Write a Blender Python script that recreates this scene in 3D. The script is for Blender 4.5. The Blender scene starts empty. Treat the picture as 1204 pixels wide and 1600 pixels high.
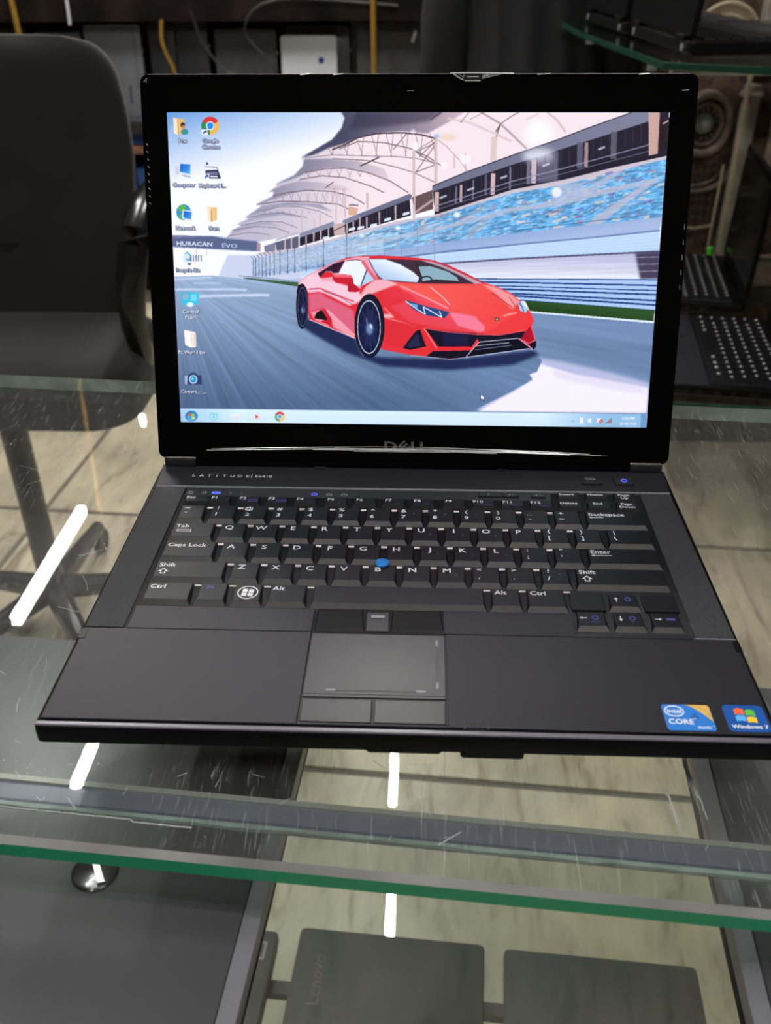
import bpy, bmesh, math, random
import numpy as np
from mathutils import Vector, Matrix, Euler

random.seed(4); RNG = np.random.RandomState(7)
SC = bpy.context.scene
COL = SC.collection
MM = 0.001

# ------------------------------------------------------------------ camera
cam_d = bpy.data.cameras.new('camera'); cam = bpy.data.objects.new('camera', cam_d); COL.objects.link(cam)
cam.location = (0.00494, -0.28531, 0.32956)
cam.rotation_euler = Euler((math.radians(57.494), math.radians(0.3258), math.radians(2.2135)), 'XYZ')
cam_d.sensor_fit = 'HORIZONTAL'; cam_d.sensor_width = 36.0
cam_d.lens = 1412.92 / 1204 * 36.0
cam_d.clip_start = 0.01; cam_d.clip_end = 50
cam_d.dof.use_dof = True; cam_d.dof.focus_distance = 0.56; cam_d.dof.aperture_fstop = 15
SC.camera = cam

# ------------------------------------------------------------------ light
SC.view_settings.view_transform = 'Standard'; SC.view_settings.look = 'None'
SC.view_settings.gamma = 1.0; SC.view_settings.exposure = 0.0
SC.view_settings.use_curve_mapping = False
w = bpy.data.worlds.new('world'); SC.world = w; w.use_nodes = True
w.node_tree.nodes['Background'].inputs[0].default_value = (0.55, 0.6, 0.7, 1)
w.node_tree.nodes['Background'].inputs[1].default_value = 0.1
TUBE_POWER = 245.0      # radiance of the ceiling tubes
TUBES = [(-88, 1565, 2270), (-1060, 1615, 2330), (-1555, 2405, 3215), (-98, 2766, 3440), (420, -1000, -290), (-480, -1000, -290)]

# ------------------------------------------------------------------ materials
def mat(name, col, rough=0.5, metal=0.0, spec=0.5, coat=0.0, noise=0.0, nscale=40.0, bump=0.0, bscale=400.0, col2=None, sheen=0.0):
    m = bpy.data.materials.new(name); m.use_nodes = True
    nt = m.node_tree; b = nt.nodes['Principled BSDF']
    b.inputs['Base Color'].default_value = (*col, 1); b.inputs['Roughness'].default_value = rough
    b.inputs['Metallic'].default_value = metal; b.inputs['Specular IOR Level'].default_value = spec
    b.inputs['Coat Weight'].default_value = coat; b.inputs['Sheen Weight'].default_value = sheen
    if noise > 0 or bump > 0:
        tc = nt.nodes.new('ShaderNodeTexCoord')
    if noise > 0:
        n = nt.nodes.new('ShaderNodeTexNoise'); n.inputs['Scale'].default_value = nscale; n.inputs['Detail'].default_value = 5
        nt.links.new(tc.outputs['Object'], n.inputs['Vector'])
        r = nt.nodes.new('ShaderNodeValToRGB')
        c2 = col2 if col2 else tuple(c * (1 - noise) for c in col)
        r.color_ramp.elements[0].position = 0.35; r.color_ramp.elements[0].color = (*c2, 1)
        r.color_ramp.elements[1].position = 0.65; r.color_ramp.elements[1].color = (*col, 1)
        nt.links.new(n.outputs['Fac'], r.inputs['Fac']); nt.links.new(r.outputs['Color'], b.inputs['Base Color'])
    if bump > 0:
        n2 = nt.nodes.new('ShaderNodeTexNoise'); n2.inputs['Scale'].default_value = bscale; n2.inputs['Detail'].default_value = 2
        nt.links.new(tc.outputs['Object'], n2.inputs['Vector'])
        bp = nt.nodes.new('ShaderNodeBump'); bp.inputs['Strength'].default_value = bump; bp.inputs['Distance'].default_value = 0.001
        nt.links.new(n2.outputs['Fac'], bp.inputs['Height']); nt.links.new(bp.outputs['Normal'], b.inputs['Normal'])
    return m

def emit_mat(name, col, strength):
    m = bpy.data.materials.new(name); m.use_nodes = True; nt = m.node_tree
    b = nt.nodes['Principled BSDF']; b.inputs['Base Color'].default_value = (*col, 1)
    b.inputs['Emission Color'].default_value = (*col, 1); b.inputs['Emission Strength'].default_value = strength
    return m

def glass_mat(name, tint, f0=0.04, scratches=False, haze=0.0):
    # sheet glass: see-through with a tint, mirror share rises towards grazing angles
    m = bpy.data.materials.new(name); m.use_nodes = True; nt = m.node_tree
    for n in list(nt.nodes): nt.nodes.remove(n)
    out = nt.nodes.new('ShaderNodeOutputMaterial'); mx = nt.nodes.new('ShaderNodeMixShader')
    tr = nt.nodes.new('ShaderNodeBsdfTransparent'); tr.inputs[0].default_value = (*tint, 1)
    gl = nt.nodes.new('ShaderNodeBsdfGlossy'); gl.inputs['Roughness'].default_value = 0.0
    lw = nt.nodes.new('ShaderNodeLayerWeight'); lw.inputs['Blend'].default_value = 0.5
    p = nt.nodes.new('ShaderNodeMath'); p.operation = 'POWER'; p.inputs[1].default_value = 5
    nt.links.new(lw.outputs['Facing'], p.inputs[0])
    ma = nt.nodes.new('ShaderNodeMath'); ma.operation = 'MULTIPLY_ADD'; ma.inputs[1].default_value = 1 - f0; ma.inputs[2].default_value = f0
    nt.links.new(p.outputs[0], ma.inputs[0]); nt.links.new(ma.outputs[0], mx.inputs[0])
    nt.links.new(tr.outputs[0], mx.inputs[1]); nt.links.new(gl.outputs[0], mx.inputs[2])
    last = mx
    if scratches:
        tc = nt.nodes.new('ShaderNodeTexCoord'); prev = None
        for (rot, sc, thr) in ((0.6, 70, .705), (-0.9, 45, .705), (2.0, 80, .715)):
            mp = nt.nodes.new('ShaderNodeMapping'); mp.inputs['Rotation'].default_value = (0, 0, rot)
            mp.inputs['Scale'].default_value = (sc * 14, sc * 0.7, 1)
            n = nt.nodes.new('ShaderNodeTexNoise'); n.inputs['Scale'].default_value = 1; n.inputs['Detail'].default_value = 1
            nt.links.new(tc.outputs['Object'], mp.inputs[0]); nt.links.new(mp.outputs[0], n.inputs['Vector'])
            g = nt.nodes.new('ShaderNodeMath'); g.operation = 'GREATER_THAN'; g.inputs[1].default_value = thr
            nt.links.new(n.outputs['Fac'], g.inputs[0])
            if prev is None: prev = g
            else:
                a = nt.nodes.new('ShaderNodeMath'); a.operation = 'MAXIMUM'
                nt.links.new(prev.outputs[0], a.inputs[0]); nt.links.new(g.outputs[0], a.inputs[1]); prev = a
        sc_ = nt.nodes.new('ShaderNodeMath'); sc_.operation = 'MULTIPLY_ADD'; sc_.inputs[1].default_value = 0.11; sc_.inputs[2].default_value = haze
        nt.links.new(prev.outputs[0], sc_.inputs[0])
        df = nt.nodes.new('ShaderNodeBsdfDiffuse'); df.inputs[0].default_value = (.8, .82, .8, 1)
        m2 = nt.nodes.new('ShaderNodeMixShader'); nt.links.new(sc_.outputs[0], m2.inputs[0])
        nt.links.new(mx.outputs[0], m2.inputs[1]); nt.links.new(df.outputs[0], m2.inputs[2]); last = m2
    nt.links.new(last.outputs[0], out.inputs[0])
    return m

M = {}
M['deck'] = mat('deck_black', (.0135, .0132, .0180), .48, spec=.30, bump=.06, bscale=3500)
M['body'] = mat('body_black', (.0025, .0025, .003), .42, spec=.2)
M['key'] = mat('key_black', (.0052, .0056, .0080), .44, spec=.28)
M['pad'] = mat('touchpad_black', (.0135, .014, .018), .36, spec=.36)
M['gloss'] = mat('piano_black', (.0012, .001, .001), .04, spec=.16)
M['tray'] = mat('tray_black', (.005, .005, .006), .5)
M['legend'] = mat('legend_white', (.72, .72, .74), .6)
M['legend_blue'] = mat('legend_blue', (.055, .065, .27), .6)
M['legend_grey'] = mat('legend_grey', (.25, .25, .27), .6)
M['silver'] = mat('silver', (.62, .62, .66), .3, metal=.8)
M['tab'] = mat('painted_tab_glint', (.80, .70, .70), .4)  # pale non-metal colour paints the glint of the metal backing
M['blue'] = mat('blue_rubber', (.012, .19, .60), .7, bump=.5, bscale=2500)
M['blue_led'] = emit_mat('blue_led', (.10, .14, .9), .55)
M['glint'] = mat('painted_film_glint', (.42, .43, .45), .2, spec=1)  # pale base colour stands in for glints on the film creases
M['glass'] = glass_mat('clear_glass', (.965, .985, .975), scratches=True, haze=.014)
M['glass_low'] = glass_mat('green_tinted_glass', (.945, .97, .955), scratches=False)
M['glass_edge'] = mat('green_glass_edge', (.012, .30, .14), .35, spec=.3)
M['glass_bevel'] = mat('ground_glass_bevel', (.36, .36, .35), .25, spec=.8, noise=.45, nscale=9, col2=(.17, .165, .16))
M['glass_glue'] = mat('glued_glass_edge', (.24, .31, .28), .45, noise=.4, nscale=60)
M['alu'] = mat('rail_aluminium', (.15, .165, .21), .38, metal=.35, noise=.15, nscale=30)
M['alu_hi'] = mat('rail_lip', (.30, .30, .27), .42, metal=.4)
M['gasket'] = mat('gasket', (.045, .052, .085), .5)
M['black'] = mat('matt_black', (.012, .012, .013), .55)
M['fabric'] = mat('black_fabric', (.017, .016, .016), .92, sheen=.2, noise=.35, nscale=9, bump=.5, bscale=900)
M['shinyblack'] = mat('shiny_black_plastic', (.010, .010, .011), .22)
M['kurta'] = mat('black_cloth', (.010, .0105, .013), .85, bump=.3, bscale=60)
M['skin'] = mat('skin', (.30, .17, .11), .55)
M['hair'] = mat('hair', (.012, .01, .009), .6)
M['trouser'] = mat('dark_trousers', (.02, .02, .025), .85)
M['brown_wall'] = mat('mottled_brown', (.018, .010, .008), .9, noise=.8, nscale=11, col2=(.003, .002, .002), spec=.15)
M['wall'] = mat('dark_wall', (.05, .045, .04), .8, noise=.3, nscale=3)
M['ceiling'] = mat('ceiling_grey', (.20, .19, .18), .8)
M['carved'] = mat('carved_beige', (.30, .24, .18), .7, noise=.6, nscale=30, col2=(.13, .095, .07))
M['carved_pale'] = mat('carved_pale', (.40, .36, .29), .6, noise=.3, nscale=18)
M['brown_tex'] = mat('brown_textured', (.16, .10, .065), .85, noise=.8, nscale=45, col2=(.045, .028, .02), bump=1, bscale=120)
M['wicker'] = mat('wicker_cream', (.50, .42, .28), .7)
M['silverlid'] = mat('lid_grey', (.085, .085, .092), .38, metal=.3, noise=.12, nscale=6, bump=.02, bscale=900)
M['silver_edge'] = mat('edge_silver', (.27, .27, .30), .35, metal=.4)
M['darklid'] = mat('lid_dark', (.016, .034, .036), .5, spec=.3, noise=.2, nscale=8)
M['gold'] = mat('gold_pole', (.42, .24, .04), .35, metal=.5)
M['green'] = mat('green_plastic', (.10, .75, .03), .4)
M['yellow'] = mat('yellow_plastic', (.75, .42, .02), .4)
M['bluebox'] = mat('blue_box', (.03, .12, .42), .6)
M['wood'] = mat('brown_wood', (.19, .09, .035), .6, noise=.4, nscale=25)

# ------------------------------------------------------------------ mesh helpers (all in millimetres)
def rr(x0, y0, x1, y1, r=0.0, seg=4):
    if r <= 0: return [(x0, y0), (x1, y0), (x1, y1), (x0, y1)]
    pts = []
    for cx, cy, a in ((x1 - r, y0 + r, -90), (x1 - r, y1 - r, 0), (x0 + r, y1 - r, 90), (x0 + r, y0 + r, 180)):
        for i in range(seg + 1):
            t = math.radians(a + 90 * i / seg); pts.append((cx + r * math.cos(t), cy + r * math.sin(t)))
    return pts

class MB:
    def __init__(s): s.v = []; s.f = []; s.m = []; s.uv = None
    def loft(s, loops, mi=0, caps=(True, True), closed=True):
        base = len(s.v); n = len(loops[0])
        for L in loops: s.v += [tuple(p) for p in L]
        for k in range(len(loops) - 1):
            for i in range(n if closed else n - 1):
                j = (i + 1) % n
                s.f.append((base + k * n + i, base + k * n + j, base + (k + 1) * n + j, base + (k + 1) * n + i)); s.m.append(mi)
        if caps[0]: s.f.append(tuple(base + i for i in range(n))[::-1]); s.m.append(mi)
        if caps[1]: s.f.append(tuple(base + (len(loops) - 1) * n + i for i in range(n))); s.m.append(mi)
        return s
    def slab(s, x0, y0, x1, y1, z0, z1, r=0.0, bev=0.0, tf=None, mi=0, seg=4, botbev=0.0):
        L = []
        if botbev: L.append([(x, y, z0) for x, y in rr(x0 + botbev, y0 + botbev, x1 - botbev, y1 - botbev, max(r - botbev, .1) if r else 0, seg)]); zb = z0 + botbev
        else: zb = z0
        L.append([(x, y, zb) for x, y in rr(x0, y0, x1, y1, r, seg)])
        if bev:
            L.append([(x, y, z1 - bev) for x, y in rr(x0, y0, x1, y1, r, seg)])
            L.append([(x, y, z1 - bev * .3) for x, y in rr(x0 + bev * .3, y0 + bev * .3, x1 - bev * .3, y1 - bev * .3, max(r - bev * .3, .05) if r else 0, seg)])
            L.append([(x, y, z1) for x, y in rr(x0 + bev, y0 + bev, x1 - bev, y1 - bev, max(r - bev, .05) if r else 0, seg)])
        else: L.append([(x, y, z1) for x, y in rr(x0, y0, x1, y1, r, seg)])
        if tf: L = [[tf(*p) for p in l] for l in L]
        return s.loft(L, mi)
    def poly(s, pts, z0, z1, tf=None, mi=0):
        L = [[(x, y, z0) for x, y in pts], [(x, y, z1) for x, y in pts]]
        if tf: L = [[tf(*p) for p in l] for l in L]
        return s.loft(L, mi)
    def ring(s, outer, inner, z0, z1, tf=None, mi=0):
        L = [[(x, y, z0) for x, y in outer], [(x, y, z1) for x, y in outer], [(x, y, z1) for x, y in inner], [(x, y, z0) for x, y in inner], [(x, y, z0) for x, y in outer]]
        if tf: L = [[tf(*p) for p in l] for l in L]
        return s.loft(L, mi, (False, False))
    def tube(s, pts, r, seg=8, mi=0, sq=None):
        pts = [Vector(p) for p in pts]; loops = []
        for i, p in enumerate(pts):
            d = (pts[min(i + 1, len(pts) - 1)] - pts[max(i - 1, 0)]).normalized()
            up = Vector((0, 0, 1)) if abs(d.z) < .9 else Vector((0, 1, 0))
            a = d.cross(up).normalized(); b = a.cross(d).normalized()
            rad = r[i] if isinstance(r, (list, tuple)) else r
            ra, rb = (rad, rad * sq) if sq else (rad, rad)
            loops.append([p + a * ra * math.cos(2 * math.pi * k / seg) + b * rb * math.sin(2 * math.pi * k / seg) for k in range(seg)])
        return s.loft(loops, mi)
    def cyl(s, c, r, h, seg=20, axis='z', mi=0, r2=None):
        d = {'x': Vector((1, 0, 0)), 'y': Vector((0, 1, 0)), 'z': Vector((0, 0, 1))}[axis]
        c = Vector(c); return s.tube([c, c + d * h], [r, r if r2 is None else r2], seg, mi)
    def lathe(s, prof, c, seg=24, axis='z', mi=0):
        L = []
        for r, h in prof:
            l = []
            for k in range(seg):
                a = 2 * math.pi * k / seg
                if axis == 'z': l.append((c[0] + r * math.cos(a), c[1] + r * math.sin(a), c[2] + h))
                else: l.append((c[0] + r * math.cos(a), c[1] + h, c[2] + r * math.sin(a)))
            L.append(l)
        return s.loft(L, mi)
    def flat(s, pts, z, tf=None, mi=0):
        b = len(s.v); P = [(x, y, z) for x, y in pts]
        if tf: P = [tf(*p) for p in P]
        s.v += [tuple(p) for p in P]; s.f.append(tuple(range(b, b + len(P)))); s.m.append(mi); return s
    def text(s, st, cx, cy, size, z, tf=None, sx=1.0, mi=0, align='c', rot=0.0, bold=0.0, shear=0.0):
        V, F, wd = text_geo(st, bold)
        k = size; off = {'c': -wd / 2, 'l': 0, 'r': -wd}[align]; b = len(s.v)
        ca, sa = math.cos(rot), math.sin(rot)
        for (x, y) in V:
            X = (x + off + shear * y) * k * sx; Y = (y - .36) * k
            P = (cx + X * ca - Y * sa, cy + X * sa + Y * ca, z)
            s.v.append(tuple(tf(*P)) if tf else P)
        for f in F: s.f.append(tuple(b + i for i in f)); s.m.append(mi)
        return s
    def build(s, name, mats, parent=None, org=None, smooth=False, label=None, loc=None, keepn=False):
        if not isinstance(mats, (list, tuple)): mats = [mats]
        if org is None: org = parent['_org'] if parent is not None and '_org' in parent else (0, 0, 0)
        me = bpy.data.meshes.new(name); O = np.array(org)
        me.from_pydata([tuple((np.array(p) - O) * MM) for p in s.v], [], s.f)
        for m_ in mats: me.materials.append(m_)
        me.polygons.foreach_set('material_index', s.m)
        if not keepn:
            bm = bmesh.new(); bm.from_mesh(me); bmesh.ops.recalc_face_normals(bm, faces=bm.faces); bm.to_mesh(me); bm.free()
        if smooth: me.polygons.foreach_set('use_smooth', [True] * len(me.polygons)); me.set_sharp_from_angle(angle=math.radians(40))
        me.update()
        o = bpy.data.objects.new(name, me); COL.objects.link(o)
        if parent is not None: o.parent = parent
        else: o.location = [c * MM for c in org]
        o['_org'] = list(org)
        if label: o['label'] = label
        return o

TXT = {}
def text_geo(st, bold=0.0):
    key = (st, bold)
    if key in TXT: return TXT[key]
    cu = bpy.data.curves.new('t', 'FONT'); cu.body = st; cu.size = 1.0; cu.resolution_u = 2; cu.offset = bold; cu.fill_mode = 'FRONT'
    ob = bpy.data.objects.new('t', cu); COL.objects.link(ob)
    bpy.context.view_layer.update()
    dg = bpy.context.evaluated_depsgraph_get(); me = bpy.data.meshes.new_from_object(ob.evaluated_get(dg))
    V = [(v.co.x, v.co.y) for v in me.vertices]; F = [tuple(p.vertices) for p in me.polygons]
    if V:
        x0 = min(v[0] for v in V); x1 = max(v[0] for v in V); V = [(a - x0, b) for a, b in V]; wd = x1 - x0
    else: wd = 0
    bpy.data.objects.remove(ob); bpy.data.curves.remove(cu); bpy.data.meshes.remove(me)
    TXT[key] = (V, F, wd); return TXT[key]

def thing(name, label, cat, loc=(0, 0, 0), rz=0.0, group=None):
    o = bpy.data.objects.new(name, None); COL.objects.link(o); o.empty_display_size = .02
    o.location = [c * MM for c in loc]; o.rotation_euler = (0, 0, rz); o['label'] = label; o['category'] = cat
    if group: o['group'] = group
    o['_org'] = list(loc); return o
def tag(o, label, cat, group=None):
    o['label'] = label; o['category'] = cat
    if group: o['group'] = group
    return o
def struct(o): o['kind'] = 'structure'; return o

# ------------------------------------------------------------------ the picture shown on the laptop's screen, drawn polygon by polygon
CW, CH = 1600, 1000
def homog(src, dst):
    A = []; B = []
    for (x, y), (u, v) in zip(src, dst):
        A.append([x, y, 1, 0, 0, 0, -u * x, -u * y]); B.append(u)
        A.append([0, 0, 0, x, y, 1, -v * x, -v * y]); B.append(v)
    h = np.linalg.solve(np.array(A, float), np.array(B, float)); return np.append(h, 1).reshape(3, 3)
HM = homog([(260, 172), (1047, 175), (1008, 671), (281, 661)], [(0, 0), (CW, 0), (CW, CH), (0, CH)])
HI = np.linalg.inv(HM)
IMG = np.ones((CH, CW, 3), np.float32)
_yy, _xx = np.mgrid[0:CH, 0:CW].astype(np.float32) + .5
_d = HI[2, 0] * _xx + HI[2, 1] * _yy + HI[2, 2]
PX = (HI[0, 0] * _xx + HI[0, 1] * _yy + HI[0, 2]) / _d; PY = (HI[1, 0] * _xx + HI[1, 1] * _yy + HI[1, 2]) / _d
def tx(p): q = HM @ np.array([p[0], p[1], 1.0]); return q[0] / q[2], q[1] / q[2]
def C(r, g, b): return np.array([r, g, b], np.float32) / 255
def vn(u, v, seed=0):
    iu = np.floor(u).astype(np.int64); iv = np.floor(v).astype(np.int64); fu = u - iu; fv = v - iv
    fu = fu * fu * (3 - 2 * fu); fv = fv * fv * (3 - 2 * fv)
    def h(a, b):
        x = (a * 374761393 + b * 668265263 + seed * 974634777) & 0x7fffffff
        x = ((x ^ (x >> 13)) * 1274126177) & 0x7fffffff; return ((x ^ (x >> 16)) & 0xffff) / 65535.0
    return (h(iu, iv) * (1 - fu) + h(iu + 1, iv) * fu) * (1 - fv) + (h(iu, iv + 1) * (1 - fu) + h(iu + 1, iv + 1) * fu) * fv
def blur(m, k):
    for ax in (0, 1):
        for _ in (0, 1):
            p = np.pad(m, [(k, k) if a == ax else (0, 0) for a in (0, 1)], mode='edge'); c = np.cumsum(p, axis=ax)
            z = np.zeros_like(np.take(c, [0], axis=ax)); c = np.concatenate([z, c], axis=ax); n = m.shape[ax]
            m = (np.take(c, range(2 * k + 1, 2 * k + 1 + n), axis=ax) - np.take(c, range(0, n), axis=ax)) / (2 * k + 1)
    return m
def mask(pts, pad=0):
    q = np.array(pts, float); x0 = max(int(q[:, 0].min()) - 1 - pad, 0); x1 = min(int(q[:, 0].max()) + 2 + pad, CW)
    y0 = max(int(q[:, 1].min()) - 1 - pad, 0); y1 = min(int(q[:, 1].max()) + 2 + pad, CH)
    if x1 <= x0 or y1 <= y0: return None
    X = _xx[y0:y1, x0:x1]; Y = _yy[y0:y1, x0:x1]; m = np.zeros(X.shape, bool); n = len(q)
    for i in range(n):
        xa, ya = q[i]; xb, yb = q[(i + 1) % n]
        if ya == yb: continue
        m ^= ((ya > Y) != (yb > Y)) & (X < (xb - xa) * (Y - ya) / (yb - ya) + xa)
    return m.astype(np.float32), x0, x1, y0, y1
def poly(pts, col, a=1.0, soft=0, grad=None, raw=False, fn=None, af=None):
    r = mask(pts if raw else [tx(p) for p in pts], soft * 2)
    if r is None: return
    m, x0, x1, y0, y1 = r
    if soft: m = blur(m, soft)
    X = PX[y0:y1, x0:x1]; Y = PY[y0:y1, x0:x1]
    if fn is not None: c = fn(X, Y)
    elif grad:
        (ax, ay), (bx, by), c2 = grad; t = ((X - ax) * (bx - ax) + (Y - ay) * (by - ay)) / ((bx - ax) ** 2 + (by - ay) ** 2)
        t = np.clip(t, 0, 1)[..., None]; c = C(*col) * (1 - t) + C(*c2) * t
    else: c = C(*col)
    if af is not None: m = m * af(X, Y)
    m = (m * a)[..., None]; IMG[y0:y1, x0:x1] = IMG[y0:y1, x0:x1] * (1 - m) + c * m
def line(pts, wd, col, a=1.0, soft=0):
    for (xa, ya), (xb, yb) in zip(pts[:-1], pts[1:]):
        L = math.hypot(xb - xa, yb - ya) or 1; nx, ny = -(yb - ya) / L * wd / 2, (xb - xa) / L * wd / 2
        poly([(xa + nx, ya + ny), (xb + nx, yb + ny), (xb - nx, yb - ny), (xa - nx, ya - ny)], col, a, soft)
def ell(cx, cy, rx, ry, col, a=1.0, soft=0, rot=0, grad=None, n=28):
    c, s = math.cos(rot), math.sin(rot)
    poly([(cx + rx * math.cos(t) * c - ry * math.sin(t) * s, cy + rx * math.cos(t) * s + ry * math.sin(t) * c) for t in [2 * math.pi * i / n for i in range(n)]], col, a, soft, grad)
def otext(st, cx, cy, size, col, sx=1.0, shadow=None, bold=0.0, shear=0.0, rot=0.0):
    V, F, wd = text_geo(st, bold); u, v = tx((cx, cy)); ca, sa = math.cos(rot), math.sin(rot)
    for dx, dy, c in ([(1.6, 1.6, shadow)] if shadow else []) + [(0, 0, col)]:
        for f in F:
            P = [(((V[i][0] - wd / 2) + shear * V[i][1]) * size * sx, -(V[i][1] - .36) * size) for i in f]
            poly([(u + dx + a * ca - b * sa, v + dy + a * sa + b * ca) for a, b in P], c, raw=True)

# sky
def sky(X, Y):
    t = np.clip((Y - 172) / 120 + (X - 262) / 420, 0, 1) ** .75; t = t[..., None]
    return C(96, 152, 218) * (1 - t) + C(252, 253, 255) * t
poly([(250, 160), (1060, 160), (1060, 440), (250, 440)], (0, 0, 0), fn=sky)
# stadium canopy
canopy = [(533, 171), (539, 182), (534, 198), (519, 216), (495, 230), (471, 244), (470, 247), (475, 248), (473, 258), (460, 272), (430, 286), (433, 288), (420, 298), (428, 298), (426, 305), (400, 318), (408, 321), (382, 339), (388, 341), (370, 349), (376, 352), (362, 359), (366, 361), (355, 369), (352, 372), (401, 378), (430, 372), (468, 366), (521, 352), (535, 346), (640, 318), (676, 305), (729, 280), (800, 252), (873, 225), (914, 208), (987, 178), (1010, 168)]
def canf(X, Y):
    t = np.clip((X - 400) / 170, 0, 1)[..., None]; c = C(196, 190, 206) * (1 - t) + C(250, 233, 233) * t
    return c
poly(canopy, (0, 0, 0), fn=canf)
dark = (62, 62, 86)
poly([(533, 171), (539, 182), (534, 198), (519, 216), (495, 230), (471, 244), (490, 240), (515, 229), (540, 222), (560, 213), (590, 206), (630, 203), (668, 207), (700, 190), (735, 168)], (70, 72, 98), 1, 2, grad=((540, 200), (720, 195), (205, 180, 188)))
poly([(560, 168), (700, 168), (668, 188), (600, 196), (545, 200)], (40, 40, 60), .55, 6)
poly([(475, 247), (473, 258), (460, 272), (430, 286), (452, 280), (480, 268), (509, 261), (539, 261), (575, 268), (610, 282), (600, 262), (560, 250), (515, 246)], (128, 126, 148), .9, 2, grad=((480, 255), (620, 270), (235, 216, 220)))
poly([(420, 298), (428, 298), (426, 305), (400, 318), (440, 306), (470, 297), (519, 296), (549, 297), (540, 290), (505, 284), (468, 281), (440, 288)], (142, 140, 162), .85, 2, grad=((430, 300), (540, 292), (225, 208, 216)))
poly([(408, 321), (382, 339), (410, 330), (436, 321), (480, 320), (520, 330), (500, 318), (450, 314)], (150, 150, 172), .8, 2)
poly([(388, 341), (370, 349), (400, 341), (440, 335), (480, 340), (440, 329), (410, 332)], (158, 160, 182), .8, 2)
poly([(376, 352), (362, 359), (355, 369), (380, 358), (410, 351), (440, 352), (410, 345)], (165, 168, 190), .8, 2)
br = (122, 98, 108)
arcs = [[(477, 268), (509, 262), (539, 261), (569, 267), (580, 270), (610, 282), (638, 300)], [(468, 279), (503, 273), (539, 276), (580, 290), (600, 300)],
        [(426, 305), (452, 299), (480, 296), (519, 298), (550, 306), (570, 318)], [(400, 318), (440, 313), (480, 314), (529, 318), (545, 326)],
        [(408, 329), (436, 322), (468, 322), (499, 329), (519, 339)], [(388, 339), (410, 334), (440, 332), (480, 339)],
        [(376, 351), (410, 345), (440, 346), (464, 355)], [(362, 359), (400, 353), (430, 355), (452, 363)], [(355, 368), (390, 362), (420, 366)]]
for i, a in enumerate(arcs): line(a, 1.7 if i < 4 else 1.3, br, .85 if i < 4 else .6)
A1 = [(519, 232), (540, 224), (560, 213), (590, 206.5), (630, 205.5), (660, 209), (682, 215)]
line(A1, 2.2, (70, 48, 58)); line([(682, 215), (699, 228), (719, 250), (731, 266)], 1.4, (190, 165, 165))
A1b = [(530, 231), (560, 219), (600, 221), (640, 230), (668, 243), (690, 258)]; line(A1b, 1.6, br)
A1c = [(477, 245), (519, 240), (580, 242), (620, 243), (650, 246), (683, 254)]; line(A1c, 1.8, (170, 158, 170))
line([(519, 246), (559, 248), (580, 250), (620, 260), (646, 268), (680, 284)], 1.5, br, .8)
for k in range(16):
    x = 500 + k * 11.5; ya = 231 - (x - 500) * .3 if x < 590 else 206; yb = 241 if x < 600 else 243
    line([(x, max(ya, 207)), (x + (9 if k % 2 else -4), yb)], 1.0, br, .7)
for k in range(14):
    x = 470 + k * 8; line([(x, 263 + abs(x - 525) * .1), (x + (6 if k % 2 else -5), 275)], .8, br, .6)
for k in range(16):
    x = 432 + k * 6.5; line([(x, 300), (x + (5 if k % 2 else -4), 314)], .7, br, .5)
for k in range(18):
    x = 405 + k * 5; line([(x, 324 + abs(x - 450) * .05), (x + (3 if k % 2 else -3), 333)], .6, br, .4)
for k in range(5):
    line([(508 + k * 7, 290 + k * .6), (500 + k * 9, 318)], .7, br, .45)
line([(683, 221), (650, 268), (681, 256), (650, 236), (683, 221)], 1.5, br, .85)
line([(650, 234), (683, 214)], 1.2, br, .8)
line([(615, 232), (636, 207)], 1.3, br); line([(655, 244), (681, 219)], 1.2, br)
for x, y0, y1, wd in ((647, 226, 340, 4), (681.5, 212, 292, 4.4), (539, 292, 340, 2.4), (574, 300, 326, 3.5), (525, 290, 346, 2), (472, 330, 366, 2), (500, 333, 360, 2), (491, 340, 362, 2), (710, 238, 262, 2), (728, 238, 268, 2.4), (446, 366, 388, 2.5)):
    line([(x, y0), (x, y1)], wd, (214, 186, 186), .9)
line([(773, 212), (771, 252)], 9, (228, 204, 200)); line([(775, 205), (783, 192), (776, 212)], 1.6, (90, 70, 80))
line([(700, 183), (735, 190), (775, 208), (800, 220)], 3.5, (222, 200, 200), .8, 1)
line([(750, 172), (783, 192), (806, 214), (824, 232)], 3, (176, 150, 155), .9, 1); line([(783, 192), (800, 180), (815, 172)], 1.6, (150, 125, 130))
line([(720, 190), (735, 172)], 1.4, br, .7); line([(735, 185), (760, 172)], 1.2, br, .6)
line([(853, 172), (870, 185), (885, 206)], 3, (205, 180, 180), .8, 1); line([(822, 186), (843, 176)], 3, (225, 200, 200), .8, 1)
line([(563, 258), (593, 244)], 2.4, (90, 70, 80), .9); line([(509, 292), (521, 283)], 1.6, (90, 70, 80), .8); line([(672, 186), (692, 172)], 2, (60, 50, 66), .8)
for cx, cy, r, a in ((843, 208, 22, .95), (650, 228, 6, .9), (727, 248, 8, .8), (694, 257, 6, .7), (646, 204, 4, .6)): ell(cx, cy, r, r, (255, 255, 255), a, max(int(r * .7), 2))
ell(683, 211, 4, 3, (150, 190, 235), .9, 2); ell(700, 213, 14, 5, (240, 200, 170), .5, 4)
poly([(545, 321), (560, 325), (556, 336), (544, 335)], (226, 176, 150))
line([(545, 319), (560, 320)], 1.5, (70, 55, 70), .9)
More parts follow.
